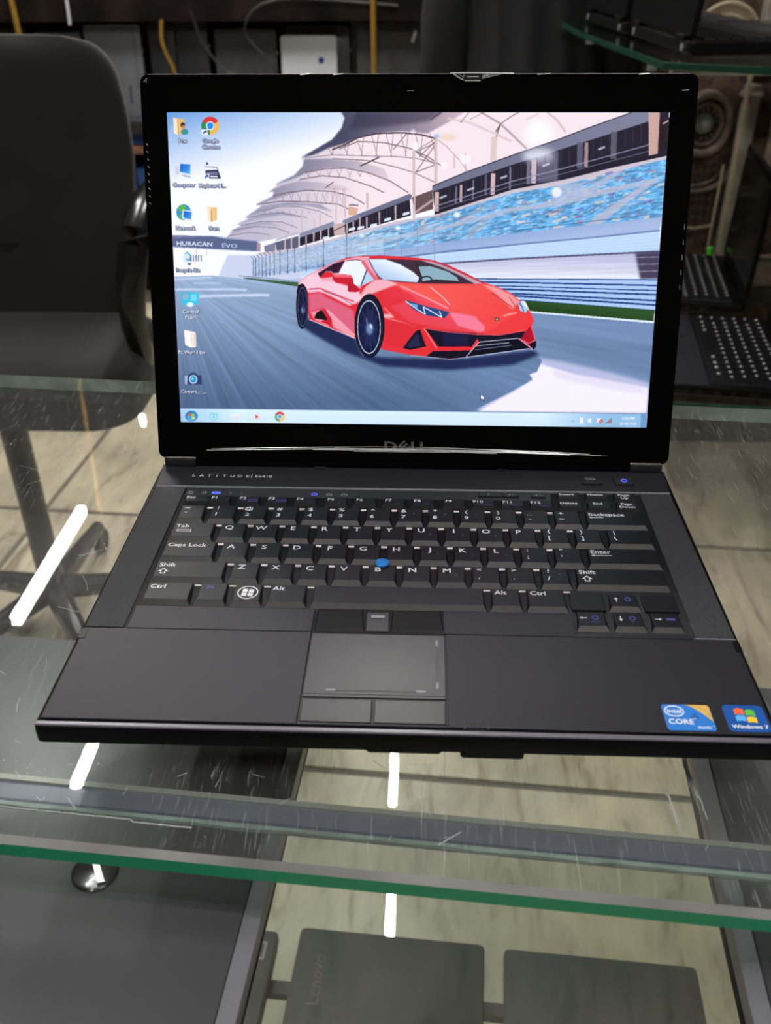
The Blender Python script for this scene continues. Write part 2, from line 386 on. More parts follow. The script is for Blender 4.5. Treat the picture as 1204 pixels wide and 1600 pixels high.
# far row of boxes under the canopy
fascia = (112, 116, 138); wind = (34, 30, 46)
poly([(676, 290), (729, 268), (800, 242), (873, 217), (914, 201), (987, 175), (1046, 168), (1043, 262), (956, 275), (883, 292), (800, 304), (680, 340)], wind)
poly([(676, 290), (729, 268), (800, 242), (873, 217), (914, 201), (987, 175), (1020, 170), (1014, 189), (958, 207), (873, 234), (800, 257), (676, 299)], fascia, 1, 0, grad=((700, 285), (1000, 180), (128, 130, 152)))
line([(676, 290), (729, 268), (800, 242), (873, 217), (914, 201), (987, 175)], 1.5, (50, 45, 62))
ell(843, 243, 26, 12, (235, 238, 248), .85, 10); poly([(838, 250), (872, 236), (872, 285), (838, 285)], (140, 140, 165), .6, 5)
poly([(1014, 170), (1032, 170), (1028, 240), (1014, 243)], (206, 168, 156)); poly([(1032, 190), (1047, 182), (1042, 232), (1030, 234)], (38, 24, 32)); line([(1036, 193), (1045, 188)], 2, (230, 200, 190), 1, 1)
for x, y0, y1, wd, c in ((683, 299, 330, 7, (222, 190, 184)), (721, 288, 316, 4, (212, 180, 178)), (771, 270, 304, 7, (222, 192, 186)), (835, 249, 286, 8, (215, 196, 198)), (740, 280, 312, 3, (110, 110, 130)), (713, 290, 318, 3, (110, 110, 130)), (760, 272, 305, 4, (90, 90, 110)), (827, 252, 287, 6, (120, 120, 142)), (798, 260, 296, 3, (120, 122, 145)), (907, 222, 262, 9, (96, 96, 116)), (917, 222, 260, 6, (176, 150, 150)), (960, 205, 248, 9, (96, 96, 112)), (870, 236, 278, 5, (100, 100, 122))):
    line([(x, y0), (x - .03 * (y1 - y0), y1)], wd, c, .95)
for k in range(26):
    x = 690 + k * 12.5; yt = 296 - (x - 690) * .335; line([(x, yt), (x, yt + 30)], 1, (84, 80, 100), .5)
line([(680, 322), (800, 283), (883, 262), (1014, 226)], 2, (150, 152, 176), .8); line([(680, 328), (800, 290), (883, 270), (1014, 236)], 1.4, (120, 122, 148), .8)
for x, y in ((692, 308), (735, 296), (787, 277), (853, 258), (940, 232)): line([(x - 5, y + 1), (x + 6, y - 3)], 3, (214, 218, 235), .9, 1)
# nearer/farther blocks to the left
poly([(644, 308), (676, 296), (677, 326), (650, 334)], (104, 82, 84)); line([(648, 332), (676, 312)], 4, (200, 180, 178), .8)
poly([(558, 340), (640, 308), (642, 336), (560, 360)], wind); poly([(556, 335), (640, 302), (644, 304), (643, 310), (557, 342)], fascia)
poly([(468, 371), (521, 352), (523, 368), (468, 384)], wind); poly([(468, 364), (521, 345), (523, 353), (468, 371)], (140, 144, 166))
poly([(535, 344), (560, 333), (560, 342), (535, 351)], (132, 134, 156)); poly([(536, 351), (560, 342), (560, 360), (540, 366)], wind)
poly([(520, 350), (538, 347), (540, 366), (522, 368)], (205, 180, 178)); line([(522, 360), (538, 352)], 1.5, (90, 70, 76))
poly([(430, 378), (466, 368), (466, 386), (432, 394)], (96, 96, 120)); line([(430, 375), (466, 362)], 3, (190, 192, 208)); poly([(412, 384), (430, 378), (430, 394), (414, 398)], (130, 128, 150))
for x, y0, y1 in ((562, 338, 362), (593, 330, 352), (573, 338, 358), (618, 320, 344), (648, 305, 334), (490, 362, 378), (501, 359, 375), (513, 356, 372), (445, 374, 394), (455, 370, 390), (478, 368, 384), (552, 345, 362), (542, 348, 366)):
    line([(x, y0), (x, y1)], 2.6, (216, 190, 188), .9)
for k in range(14):
    x = 566 + k * 5.5; line([(x, 336 - (x - 566) * .39), (x, 358 - (x - 566) * .3)], .8, (90, 84, 104), .6)
for x, y in ((605, 343), (634, 334), (583, 352), (508, 372), (549, 358), (563, 356)): poly([(x - 5, y + 3), (x - 4, y - 2), (x + 6, y - 4), (x + 6, y)], (225, 240, 252))
# parapet + tiers of seats
poly([(400, 395), (470, 386), (560, 361), (620, 345), (680, 335), (800, 296), (883, 280), (956, 262), (1043, 243), (1040, 262), (956, 276), (883, 293), (800, 306), (680, 345), (620, 356), (560, 370), (470, 392), (420, 410)], (208, 198, 206))
def seats(X, Y):
    s = Y + (X - 680) * .25; n = vn(X / 11 + 0.0, s / 2.4, 3); n2 = vn(X / 5.0, s / 1.3 + 40, 5); n3 = vn(X / 26, s / 9, 9)
    L = np.clip((X - 420) / 330, 0, 1)[..., None]; base = C(168, 200, 222) * (1 - L) + C(78, 158, 212) * L
    c = base * (.70 + .55 * n[..., None]) + C(90, 150, 190) * .18 * (n3[..., None]); c = c * (0.88 + .24 * n2[..., None])
    c = c * .86 + C(190, 200, 216) * .14; wmask = (n2 > .74)[..., None]; c = np.where(wmask, c * .4 + C(214, 222, 232) * .6, c)
    red = ((vn(X / 9, s / 3.2, 21) > .86))[..., None]; c = np.where(red, c * .4 + C(190, 130, 150) * .6, c)
    yel = ((vn(X / 11, s / 3.6, 33) > .9))[..., None]; c = np.where(yel, c * .25 + C(236, 220, 200) * .75, c)
    return np.clip(c, 0, 1)
seatpoly = [(404, 402), (470, 390), (560, 366), (620, 350), (680, 338), (800, 302), (883, 288), (956, 270), (1042, 248), (1034, 342), (925, 353), (800, 367), (680, 382), (560, 400), (470, 412), (400, 420)]
poly(seatpoly, (0, 0, 0), fn=seats)
for pts, a in (([(560, 385), (680, 362), (800, 331), (873, 322), (935, 306), (1028, 285), (1030, 277), (935, 297), (873, 312), (800, 324), (680, 356), (560, 380)], .75),
               ([(1012, 284), (1032, 277), (965, 330), (940, 350), (910, 354), (955, 322)], .8), ([(958, 268), (975, 268), (940, 292), (915, 306), (905, 300)], .7),
               ([(870, 290), (905, 285), (925, 300), (885, 312), (862, 312)], .65), ([(660, 352), (700, 345), (665, 360), (640, 366)], .5), ([(735, 355), (760, 338), (775, 338), (740, 372), (720, 376)], .45), ([(745, 325), (770, 318), (735, 342), (720, 344)], .5)):
    poly(pts, (196, 194, 210), a, 2)
for x, y, r in ((870, 300, 8), (714, 335, 5), (622, 356, 3.5), (565, 368, 3)): ell(x, y, r, r, (238, 248, 255), .95, 2)
for x, y in ((1003, 311), (937, 316), (864, 335), (822, 336), (870, 345), (963, 343), (814, 347), (1035, 288), (871, 355), (925, 279)): line([(x - 7, y + 1.5), (x + 7, y - 1.5)], 3.5, (226, 214, 204), .85, 1)
for x, y in ((956, 303), (906, 327), (905, 339), (1000, 281), (952, 270), (1012, 316)): line([(x - 6, y + 1.5), (x + 6, y - 1.5)], 3, (120, 96, 170), .7, 1)
line([(800, 361), (925, 346), (1033, 334)], 1, (50, 80, 120), .7); line([(560, 396), (680, 374), (800, 352)], 1, (60, 90, 130), .6)
poly([(1034, 340), (925, 351), (800, 365), (680, 380), (560, 398), (470, 411), (470, 425), (560, 418), (680, 403), (800, 384), (1030, 362)], (150, 176, 216), 1, 1, grad=((800, 365), (803, 384), (170, 190, 226)))
line([(470, 419), (560, 411), (680, 395), (800, 383), (925, 372), (1031, 361)], 2.4, (84, 112, 164), .85, 1)
poly([(470, 421), (560, 413), (680, 397), (800, 385), (1031, 363), (1029, 394), (800, 405), (700, 411), (560, 425), (470, 433)], (196, 224, 250))
for k in range(5): line([(560, 417 + k * 2), (800, 388 + k * 3.6), (1030, 367 + k * 5.4)], .9, (176, 204, 238), .7)
def lower(X, Y):
    s = Y + (X - 900) * .02; n = vn(X / 60, s / 2.2, 11)[..., None]; t = np.clip((Y - 400) / 38, 0, 1)[..., None]
    return np.clip((C(196, 196, 224) * (1 - t) + C(238, 246, 255) * t) * (.93 + .1 * n), 0, 1)
poly([(560, 422), (700, 411), (800, 405), (1029, 394), (1027, 440), (760, 440), (560, 446)], (0, 0, 0), fn=lower)
line([(560, 423), (700, 411.5), (800, 405), (920, 399), (1029, 394)], 2.6, (66, 62, 98), .9, 1)
poly([(992, 396), (1030, 394), (1028, 438), (1000, 438)], (66, 58, 84), .95, 4)
for y in (403, 414, 425): line([(960, y + 1), (1029, y - .5)], 1.2, (205, 205, 230), .7, 1)
poly([(730, 436), (1028, 437), (1022, 487), (820, 473), (790, 456)], (176, 206, 244), 1, 1)
for a, b, wd in ((437, 438.5, 1.6), (442, 447.5, 2.4), (448, 455.5, 1.6), (453, 462, 2.6), (459.5, 471.5, 2.6), (463, 478.5, 2.8), (469, 487, 1.6)):
    line([(740, a - 1), (800, a), (1027, b)], wd, (26, 58, 122), .92)
# left straight: fence, far stand
poly([(355, 398), (405, 398), (470, 405), (470, 445), (385, 436), (340, 432)], (206, 216, 236), 1, 2)
def fence(X, Y):
    n = vn(X / 3, (Y + X * .2) / 2, 17)[..., None]; return C(150, 178, 210) * (.8 + .4 * n)
poly([(395, 405), (470, 388), (560, 372), (560, 412), (470, 424), (395, 432)], (0, 0, 0), .75, 2, fn=fence)
for k, x in enumerate((395, 399, 404, 409, 415, 421, 428, 437, 449, 460, 478, 505, 541)):
    line([(x, 410 - (x - 395) * .28 - 6), (x, 434 - (x - 395) * .12)], .9 + k * .06, (66, 78, 108), .8)
    line([(x, 410 - (x - 395) * .28 - 6), (x - 4, 408 - (x - 395) * .28 - 8)], .9, (66, 78, 108), .7)
poly([(385, 430), (450, 436), (560, 428), (560, 436), (470, 441), (460, 446), (385, 434)], (186, 202, 226), 1, 1)
line([(372, 431), (420, 435), (470, 441)], 1.2, (90, 104, 140), .7)
poly([(380, 433.5), (466, 441.5), (466, 448), (380, 436)], (58, 96, 66)); line([(375, 436), (466, 449)], 1.2, (214, 226, 244))
for k in range(9):
    x = 470 + k * 26; line([(x, 392 - k * 4.5), (x + 1, 424 - k * 2)], 1.2, (120, 140, 170), .6)
for k in range(4): line([(470, 396 + k * 6), (560, 384 + k * 7), (690, 366 + k * 9)], .9, (190, 206, 226), .6)
poly([(404, 402), (470, 390), (560, 372), (600, 364), (600, 395), (470, 414), (400, 422)], (214, 224, 236), .35, 4)
# gantry with lettering
poly([(262, 366), (330, 368), (352, 372), (402, 377), (400, 392), (300, 386), (262, 384)], (92, 104, 140), 1)
line([(262, 369), (330, 368), (402, 376)], 1.2, (140, 150, 182)); line([(262, 385), (400, 392)], 1.2, (176, 184, 212))
poly([(401, 377), (407, 380), (406, 393), (400, 392)], (170, 150, 160))
otext('HURACAN', 303, 379.8, 19, (226, 232, 248), sx=1.32, bold=.025, rot=.02); otext('EVO', 358, 383.0, 19, (226, 232, 248), sx=1.45, rot=.03)
line([(306, 386), (306, 398)], 1, (190, 196, 220)); line([(322, 388), (322, 398)], 1, (190, 196, 220))
# track
def road(X, Y):
    r = np.hypot(X - 300, (Y - 424)); th = np.arctan2(Y - 424, X - 268)
    n = vn(th * 46, r / 160, 2) * .6 + vn(th * 120, r / 90, 4) * .4
    t = np.clip((Y - 430) / 200, 0, 1); c = (C(160, 184, 212) * (1 - t[..., None]) + C(82, 106, 140) * t[..., None])
    R = np.clip((X - 600) / 350, 0, 1)[..., None]; c = c * (1 - R) + C(112, 138, 174) * R
    return np.clip(c * (.90 + .20 * n[..., None]), 0, 1)
poly([(262, 432), (330, 430), (380, 435), (466, 448), (830, 488), (1022, 506), (1008, 680), (262, 680)], (0, 0, 0), fn=road)
for p, wd, a in (([(270, 452), (360, 452), (385, 453)], 2.6, .8), ([(300, 442), (345, 442)], 2, .6), ([(310, 463), (380, 461.5), (420, 461)], 3.4, .9), ([(268, 436), (330, 433)], 3, .6)): line(p, wd, (226, 238, 255), a, 2)
poly([(820, 471), (1022, 486), (1020, 505), (828, 489)], (44, 82, 40), 1, 0, grad=((900, 478), (897, 498), (30, 62, 24)))
poly([(826, 487), (1021, 503.5), (1020, 507), (827, 490)], (226, 240, 252))
# sunlit asphalt and the car's shade
poly([(838, 560), (880, 567), (950, 583), (1013, 600), (1009, 648), (740, 642), (800, 600)], (200, 204, 232), .85, 6)
poly([(842, 570), (900, 588), (1011, 608), (1008, 648), (745, 645), (800, 615), (832, 595), (827, 587)], (250, 244, 252), 1, 3)
poly([(860, 580), (1000, 604), (1010, 618), (960, 612), (870, 594)], (222, 212, 234), .5, 5)
shf = lambda X, Y: np.clip(road(X, Y) * np.array([.97, 1.0, 1.0], np.float32), 0, 1)
poly([(600, 556), (835, 548), (846, 566), (838, 583), (826, 587), (831, 595), (800, 613), (744, 641), (560, 641)], (0, 0, 0), 1, 1, fn=shf)
# ---- the red car
poly([(463, 505), (483, 498), (555, 528), (565, 556), (600, 560), (665, 562), (727, 562), (832, 549), (842, 556), (800, 572), (700, 580), (600, 574), (540, 552), (490, 524)], (24, 34, 74), .92, 5)
body = [(464, 451), (467, 440), (480, 430), (496, 422), (521, 410), (540, 403), (556, 400.5), (576, 399), (600, 400), (650, 403), (675, 407), (697, 413), (727, 427), (753, 441), (772, 447), (797, 458), (814, 472), (828, 489), (834, 502), (830, 510), (835, 533), (837, 542), (832, 548), (825, 546), (727, 560), (704, 563), (666, 558), (640, 556), (600, 548), (555, 530), (483, 500), (481, 490)]
poly(body, (226, 44, 58), grad=((560, 420), (760, 540), (242, 60, 62)))
poly([(464, 451), (467, 440), (480, 430), (497, 423), (503, 438), (520, 440), (540, 446), (560, 452), (564, 466), (558, 474), (545, 478), (510, 460), (498, 456), (482, 458), (474, 446)], (250, 214, 226), .95, 2)
poly([(480, 430), (497, 422), (521, 410), (556, 401), (576, 400), (590, 436), (570, 440), (560, 455), (545, 440), (520, 442), (505, 440), (495, 430)], (248, 196, 210), .8, 1)
poly([(482, 460), (500, 458), (508, 464), (545, 482), (552, 486), (555, 522), (520, 500), (506, 482), (495, 484), (482, 488)], (226, 104, 132), .95, 2)
line([(482, 452), (500, 451), (512, 456), (553, 472)], 2.2, (214, 60, 84), .9, 1); line([(505, 455), (530, 464), (550, 476)], 1, (150, 40, 60), .8)
poly([(505, 485), (512, 484), (555, 524), (552, 530), (520, 512), (517, 498)], (250, 170, 186), .9, 1)
poly([(484, 488), (503, 484), (513, 505), (517, 500), (513, 512), (490, 500)], (244, 150, 168), .9, 1); poly([(503, 485), (508, 484), (518, 500), (516, 510), (500, 503), (510, 500)], (206, 30, 50))
poly([(502, 484.5), (511, 500), (508, 501), (490, 498), (494, 489)], (18, 12, 22)); line([(483, 500), (555, 530)], 1.4, (252, 214, 222), .9)
# windows
poly([(496, 427), (521, 412), (538, 407), (534, 414), (528, 426), (520, 427), (518, 424), (508, 424), (500, 434)], (48, 22, 48)); poly([(499, 434), (508, 424.5), (517, 425), (520, 429), (517, 433), (504, 434.5)], (226, 40, 50))
poly([(528, 427), (538, 408), (556, 405.5), (565, 408), (573, 420), (583, 438), (565, 447), (551, 446), (549, 430)], (240, 248, 255)); line([(528, 427), (538, 408), (556, 405.5), (566, 408)], 1.1, (120, 50, 74))
poly([(574, 422), (583.5, 438), (565, 446.5)], (186, 216, 236)); line([(573.5, 420), (563.5, 447)], 1.8, (34, 50, 90))
poly([(575, 404), (600, 404.5), (657, 407), (692, 416), (718, 428), (742, 444), (700, 444), (655, 443), (596, 438), (583, 420)], (62, 44, 60))
poly([(657, 407), (675, 409), (697, 416), (727, 431), (755, 444), (742, 444.5), (716, 430), (690, 418)], (196, 176, 190), .9, 1)
poly([(654, 417), (672, 416), (700, 425), (714, 434), (717, 441), (662, 441)], (142, 178, 188)); line([(650, 411), (658, 441)], 3.6, (54, 38, 52)); ell(666, 437, 9, 5.5, (44, 34, 48)); ell(666, 437.5, 7, 4, (150, 184, 194)); poly([(660, 440), (680, 437), (716, 440), (718, 444), (658, 444)], (50, 36, 50))
poly([(576, 404.5), (602, 405), (625, 413), (645, 425), (655, 434), (652, 442), (600, 438), (590, 431), (583, 420)], (236, 246, 255), 1, 1, grad=((620, 415), (610, 440), (176, 204, 232))); line([(577, 408), (584, 422), (594, 437), (652, 443)], 1.4, (40, 60, 100), .8)
line([(566, 400), (600, 400), (650, 403.5), (676, 407.5), (700, 416)], 1.8, (214, 60, 80)); line([(676, 407.5), (727, 428), (755, 443)], 1.6, (176, 40, 60)); line([(566, 408), (576, 423), (590, 440)], 5, (228, 92, 112), .9, 1)
# hood planes
poly([(596, 440), (660, 444), (753, 445), (772, 449), (797, 461), (811, 474), (800, 496), (760, 520), (720, 514), (690, 492), (655, 470), (620, 450)], (250, 92, 84), .95, 3, grad=((690, 455), (760, 515), (246, 74, 72)))
poly([(753, 445), (772, 448), (797, 460), (812, 472), (800, 484), (775, 460)], (252, 176, 176), .8, 3)
poly([(640, 452), (665, 466), (702, 484), (730, 494), (742, 496), (757, 512), (757, 519), (747, 521), (700, 515), (640, 504), (610, 480), (640, 470), (632, 458)], (238, 76, 92), .75, 3)
poly([(700, 488), (730, 493), (742, 496), (757, 511), (756, 519), (747, 520), (715, 510)], (250, 134, 160), .9, 2)
line([(625, 447), (660, 463), (700, 483)], 3, (252, 158, 172), .85, 1); line([(672, 449), (688, 462), (697, 471), (703, 478)], 1.5, (254, 206, 206), .9); line([(768, 459), (800, 481)], .9, (120, 30, 40), .8); line([(795, 465), (808, 484)], .9, (120, 30, 40), .8)
line([(786, 495), (800, 491), (808, 490)], 2, (254, 190, 180), .9, 1); poly([(590, 440), (620, 448), (648, 466), (652, 474), (610, 466), (600, 462)], (232, 54, 66), .9, 2)
poly([(571, 448), (584, 438), (600, 436), (622, 444), (606, 450), (590, 456), (575, 462), (562, 474), (557, 470)], (252, 206, 212), .85, 2)
line([(600, 496), (612, 500), (628, 505), (650, 512)], 2, (252, 170, 170), .8, 1); line([(600, 482), (614, 495)], 2, (254, 150, 150), .8, 1); poly([(597, 492), (608, 491), (616, 497), (600, 497)], (254, 190, 190), .9, 1)
poly([(600, 500), (650, 508), (666, 512), (654, 517), (640, 530), (629, 546), (600, 538)], (224, 44, 54), .8, 2)
# mirror
poly([(518, 431), (521, 429), (548, 430), (551, 435), (553, 448), (562, 452), (560, 456), (543, 455), (543, 443), (524, 442), (520, 437)], (204, 30, 52)); poly([(519, 431), (522, 429), (548, 430.5), (550, 434), (524, 434)], (242, 100, 120)); poly([(543, 443), (552, 443), (562, 452), (556, 457), (543, 456)], (190, 26, 46))
# lamps
poly([(631, 469), (645, 473), (664, 479), (702, 489), (694, 498), (663, 493), (645, 484)], (38, 70, 126)); line([(633, 471), (648, 482), (664, 492), (661, 480), (690, 497), (686, 487)], 1.6, (240, 248, 255)); poly([(640, 474), (653, 477), (652, 482), (645, 480)], (110, 170, 214))
poly([(809, 472), (816, 474), (824, 485), (820, 491), (812, 486)], (176, 214, 240)); line([(811, 474), (816, 482), (818, 490)], 1.6, (50, 80, 130))
ell(776, 500, 3.6, 3, (60, 34, 30)); ell(776, 500, 1.9, 1.8, (236, 220, 190))
# openings
poly([(663, 513), (700, 519), (743, 522), (747, 528), (736, 544), (684, 543)], (20, 14, 38)); poly([(688, 518), (732, 523), (732, 541), (694, 541)], (26, 26, 70), .8, 3)
poly([(741, 522), (770, 525), (820, 519), (818, 531), (809, 530), (748, 536)], (20, 14, 36)); poly([(828, 511), (835, 533), (825, 538), (814, 531), (819, 521)], (178, 18, 40)); line([(830, 511), (835.5, 533), (825, 538.5), (818, 534)], 1.2, (248, 120, 130))
poly([(684, 543), (734, 543), (734, 549), (680, 549), (668, 557), (660, 556)], (232, 42, 52)); poly([(655, 517), (663, 513), (683, 545), (672, 556), (664, 557), (640, 555), (628, 548), (664, 546)], (232, 46, 54)); line([(662, 514), (682, 546)], 1.2, (252, 160, 160))
poly([(650, 518), (656, 516), (665, 543), (640, 548), (629, 545), (640, 530)], (18, 14, 36)); poly([(652, 522), (657, 541), (638, 545), (634, 541)], (40, 44, 84), .8, 1)
poly([(676, 550), (735, 549), (727, 560), (700, 562.5), (666, 558)], (18, 12, 30)); poly([(748, 536), (809, 530), (832, 548), (826, 546), (727, 560)], (10, 8, 26)); poly([(825, 539), (837, 534), (837, 543), (833, 548)], (12, 8, 24))
line([(748, 536), (809, 530), (832, 548), (825, 546.5), (727, 560), (748, 536)], 1.3, (206, 206, 226), .95); line([(744, 542), (795, 537)], 1.5, (176, 180, 206), .9); line([(742, 548), (800, 541)], 1.1, (150, 150, 180), .9); line([(640, 557), (704, 563), (727, 560)], 1.1, (190, 170, 190), .9)
line([(663, 514), (700, 520), (745, 524), (780, 525), (820, 518)], 1.6, (250, 90, 100), .9)
# wheels
ell(471.5, 479, 9.5, 36, (14, 16, 34)); ell(472, 480, 7.6, 31, (100, 112, 146)); ell(472, 480, 6.9, 29.6, (16, 22, 52)); ell(473, 485, 2.8, 6, (140, 170, 206), .9, 2); line([(472, 455), (474, 484), (470, 508)], 1.2, (50, 60, 100)); line([(468, 470), (474, 484), (476, 472)], 1.2, (50, 60, 100))
poly([(463, 456), (465, 446), (471, 443), (478, 450), (482, 470), (480, 460), (474, 449), (467, 450), (464, 462)], (26, 14, 34))
ell(577, 510, 23.5, 50.5, (18, 8, 24)); ell(577, 512, 22, 49, (16, 20, 44)); ell(576, 512, 18.4, 42.5, (214, 220, 236)); ell(576, 512, 17.2, 40.6, (14, 22, 56)); ell(577, 514, 12, 30, (30, 40, 84), .7, 3)
for an in range(0, 360, 36):
    t = math.radians(an + 8); line([(577 + 2 * math.cos(t), 514 + 4 * math.sin(t)), (576 + 15.5 * math.cos(t), 512 + 37 * math.sin(t))], 1.7, (40, 52, 96), .9)
ell(577, 515, 5.5, 9, (120, 150, 190), .9, 3); ell(579, 511, 2.2, 4, (206, 222, 240), .9, 1); line([(572, 498), (574, 512)], 2, (110, 134, 180), .8, 1)
# ---- desktop icons
wh = (252, 252, 255); sh = (34, 40, 62)
def lab(s, x, y, size=17): otext(s, x, y, size, wh, sx=1.02, shadow=sh, bold=.012, rot=0)
def labd(s, x, y, size=17):
    for dx, dy in ((-.9, 0), (.9, 0), (0, -.9), (0, .9), (.7, .9)): otext(s, x + dx, y + dy, size, (58, 68, 100), sx=1.02, bold=.01)
    otext(s, x, y, size, wh, sx=1.02, bold=.005)
def folder(x, y, k=1.0, a=1.0):
    poly([(x - 9 * k, y - 14 * k), (x - 1 * k, y - 12 * k), (x + 8 * k, y - 12 * k), (x + 8 * k, y + 10 * k), (x - 1 * k, y + 14 * k), (x - 8 * k, y + 10 * k)], (246, 214, 152), a, grad=((x - 9, y), (x + 9, y), (236, 178, 96)))
    poly([(x - 9 * k, y - 14 * k), (x - 2 * k, y - 9 * k), (x - 1.5 * k, y + 14 * k), (x - 8 * k, y + 11 * k)], (254, 236, 200), a); line([(x - 1.8 * k, y - 9 * k), (x - 1.2 * k, y + 14 * k)], 1.1, (170, 120, 70), a)
def arrow(x, y):
    poly([(x - 4.5, y - 4.5), (x + 4.5, y - 4.5), (x + 4.5, y + 4.5), (x - 4.5, y + 4.5)], wh); poly([(x - 2.5, y + 3.5), (x - 2.5, y), (x, y - 1.5), (x - 1.5, y - 3), (x + 3, y - 3), (x + 3, y + 1.5), (x + 1.4, y), (x - .8, y + 1.5)], (24, 66, 150))
folder(279, 194); ell(285, 192, 3.6, 4, (74, 40, 30)); ell(286, 195.5, 2.6, 3, (196, 140, 110)); ell(288, 203, 6, 4.5, (58, 150, 150)); labd('Pcw', 285, 217)
for a0, a1, c in ((-150, -28, (220, 54, 52)), (-28, 92, (246, 186, 92)), (92, 210, (46, 140, 84))):
    poly([(328, 193.5)] + [(328 + 14 * math.cos(math.radians(t)), 193.5 + 14.5 * math.sin(math.radians(t))) for t in np.linspace(a0, a1, 14)], c)
ell(328, 193.5, 6.6, 7, wh); ell(328, 193.5, 5, 5.4, (38, 142, 232)); arrow(319.5, 203.5); labd('Google', 328.5, 217); labd('Chrome', 329.5, 227)
poly([(280, 252), (299, 253), (298, 272), (279, 268)], (224, 232, 244)); poly([(281, 253.5), (297, 254.5), (296, 269.5), (280, 266)], (22, 92, 200), grad=((281, 254), (297, 268), (80, 180, 245))); poly([(282, 270), (297, 273), (298, 275), (288, 274)], (170, 178, 200)); poly([(273, 257), (278, 257), (279, 270), (274, 271)], (206, 212, 226)); labd('Computer', 287, 287)
poly([(320, 264), (340, 263), (345, 277), (326, 277), (321, 272)], (52, 54, 84)); poly([(322, 266), (338, 266), (341, 271), (323, 272)], (140, 146, 172), .7); poly([(328, 273), (339, 273), (340, 275), (328, 275)], wh); line([(319, 258), (338, 259), (340, 263)], 1.1, (110, 116, 140)); poly([(321, 255), (323, 250), (325, 255)], (50, 52, 74)); arrow(322, 274); labd('Keyboard I...', 331.5, 288)
ell(286, 330, 11.5, 12.5, (58, 150, 206)); poly([(277, 324), (283, 318), (290, 321), (287, 328), (280, 330)], (92, 186, 74)); poly([(279, 334), (284, 333), (285, 340), (281, 340)], (110, 196, 90)); poly([(284, 326), (300, 328), (299, 344), (284, 341)], (224, 234, 246)); poly([(286, 328), (298.5, 330), (297.5, 341.5), (286, 339)], (20, 96, 206), grad=((286, 328), (298, 341), (74, 170, 244))); labd('Network', 289.5, 355)
folder(331, 333, .9, .85); labd('Data', 334, 355.5)
ell(292, 402, 7, 9, (214, 234, 246), .9); line([(288, 396), (292, 393), (296, 398)], 1.6, (70, 170, 210)); line([(290, 404), (295, 406), (297, 401)], 1.6, (50, 150, 190))
for k in range(5): line([(297 + k * 4, 398), (297.5 + k * 4, 408)], 2, (110, 120, 150), .85)
ell(295, 412, 3, 1.6, (60, 70, 90)); labd('Recycle Bin', 293, 421.5)
poly([(281, 456.5), (309, 456.5), (309, 476), (283, 476)], (72, 190, 222), grad=((281, 457), (309, 476), (60, 206, 236))); ell(289, 464, 4.5, 5, (120, 200, 220)); ell(288.5, 462, 2, 2.5, (220, 150, 150)); poly([(297, 460), (306, 460), (306, 470), (297, 470)], (120, 224, 240)); ell(296, 476, 5.5, 3.6, (236, 250, 255)); lab('Control', 297, 487); lab('Panel', 296.5, 495.5)
for dx, c in ((5, (236, 226, 216)), (2.5, (246, 240, 232)), (0, (254, 252, 248))): poly([(286 + dx, 516), (299 + dx * 1.1, 520), (300 + dx * 1.1, 541 + dx * .3), (296 + dx, 544), (288 + dx, 539)], c); line([(297 + dx, 522), (298 + dx, 541)], .8, (200, 160, 120), .8)
lab('Pc World zw', 298.5, 551)
poly([(287, 588), (294, 587), (297, 583.5), (304, 583.5), (307, 587), (313, 588), (314, 602), (288, 602)], (54, 66, 112)); poly([(287, 588), (292, 588), (291, 602), (287.5, 602)], (170, 182, 216)); ell(300.5, 594, 6.6, 7, (196, 206, 232)); ell(300.5, 594, 4.6, 5, (40, 150, 200)); ell(299.5, 593, 2, 2, (140, 226, 246)); lab('Camera_-_...', 301.5, 613)
# ---- taskbar
def bar(X, Y):
    t = np.clip((X - 282) / 90, 0, 1)[..., None]; u = np.clip((X - 850) / 90, 0, 1)[..., None]
    c = C(170, 208, 240) * (1 - t) + C(216, 240, 255) * t; c = c * (1 - u) + C(150, 196, 228) * u
    return c * (1.03 - .05 * np.clip((Y - 640) / 30, 0, 1)[..., None])
IMGb = int(tx((281, 639.5))[1])
poly([(0, IMGb), (CW, IMGb), (CW, CH), (0, CH)], (0, 0, 0), raw=True, fn=bar)
poly([(0, IMGb), (CW, IMGb), (CW, IMGb + 2), (0, IMGb + 2)], (96, 116, 150), .7, raw=True)
ell(297.5, 652, 10, 8.5, (46, 134, 190)); ell(297.5, 654, 7, 5.5, (120, 206, 232), .7, 2)
for dx, dy, c in ((-3, -2.6, (226, 92, 66)), (2.4, -2.2, (150, 200, 84)), (-2.6, 2.2, (84, 156, 226)), (2.8, 2.8, (246, 206, 96))): poly([(297.5 + dx - 2.4, 652 + dy - 2), (297.5 + dx + 2.4, 652 + dy - 1.6), (297.5 + dx + 2.6, 652 + dy + 2.2), (297.5 + dx - 2.2, 652 + dy + 1.8)], c)
ell(332.5, 652.5, 7.5, 6.5, (150, 222, 236), .9); ell(332.5, 653, 4, 3, (206, 240, 250)); otext('e', 332.5, 652, 17, (66, 180, 214), bold=.02)
poly([(359, 648), (375, 648.5), (375, 659), (359, 658.5)], (240, 244, 240)); poly([(359, 652), (375, 652), (375, 659), (359, 658.5)], (226, 236, 240)); ell(400, 653, 5.4, 5, (232, 226, 228)); poly([(398, 650), (403, 653), (398, 656)], (214, 92, 70))
for a0, a1, c in ((-150, -28, (214, 78, 76)), (-28, 92, (244, 206, 120)), (92, 210, (110, 176, 140))):
    poly([(436, 653)] + [(436 + 8 * math.cos(math.radians(t)), 653 + 8 * math.sin(math.radians(t))) for t in np.linspace(a0, a1, 12)], c)
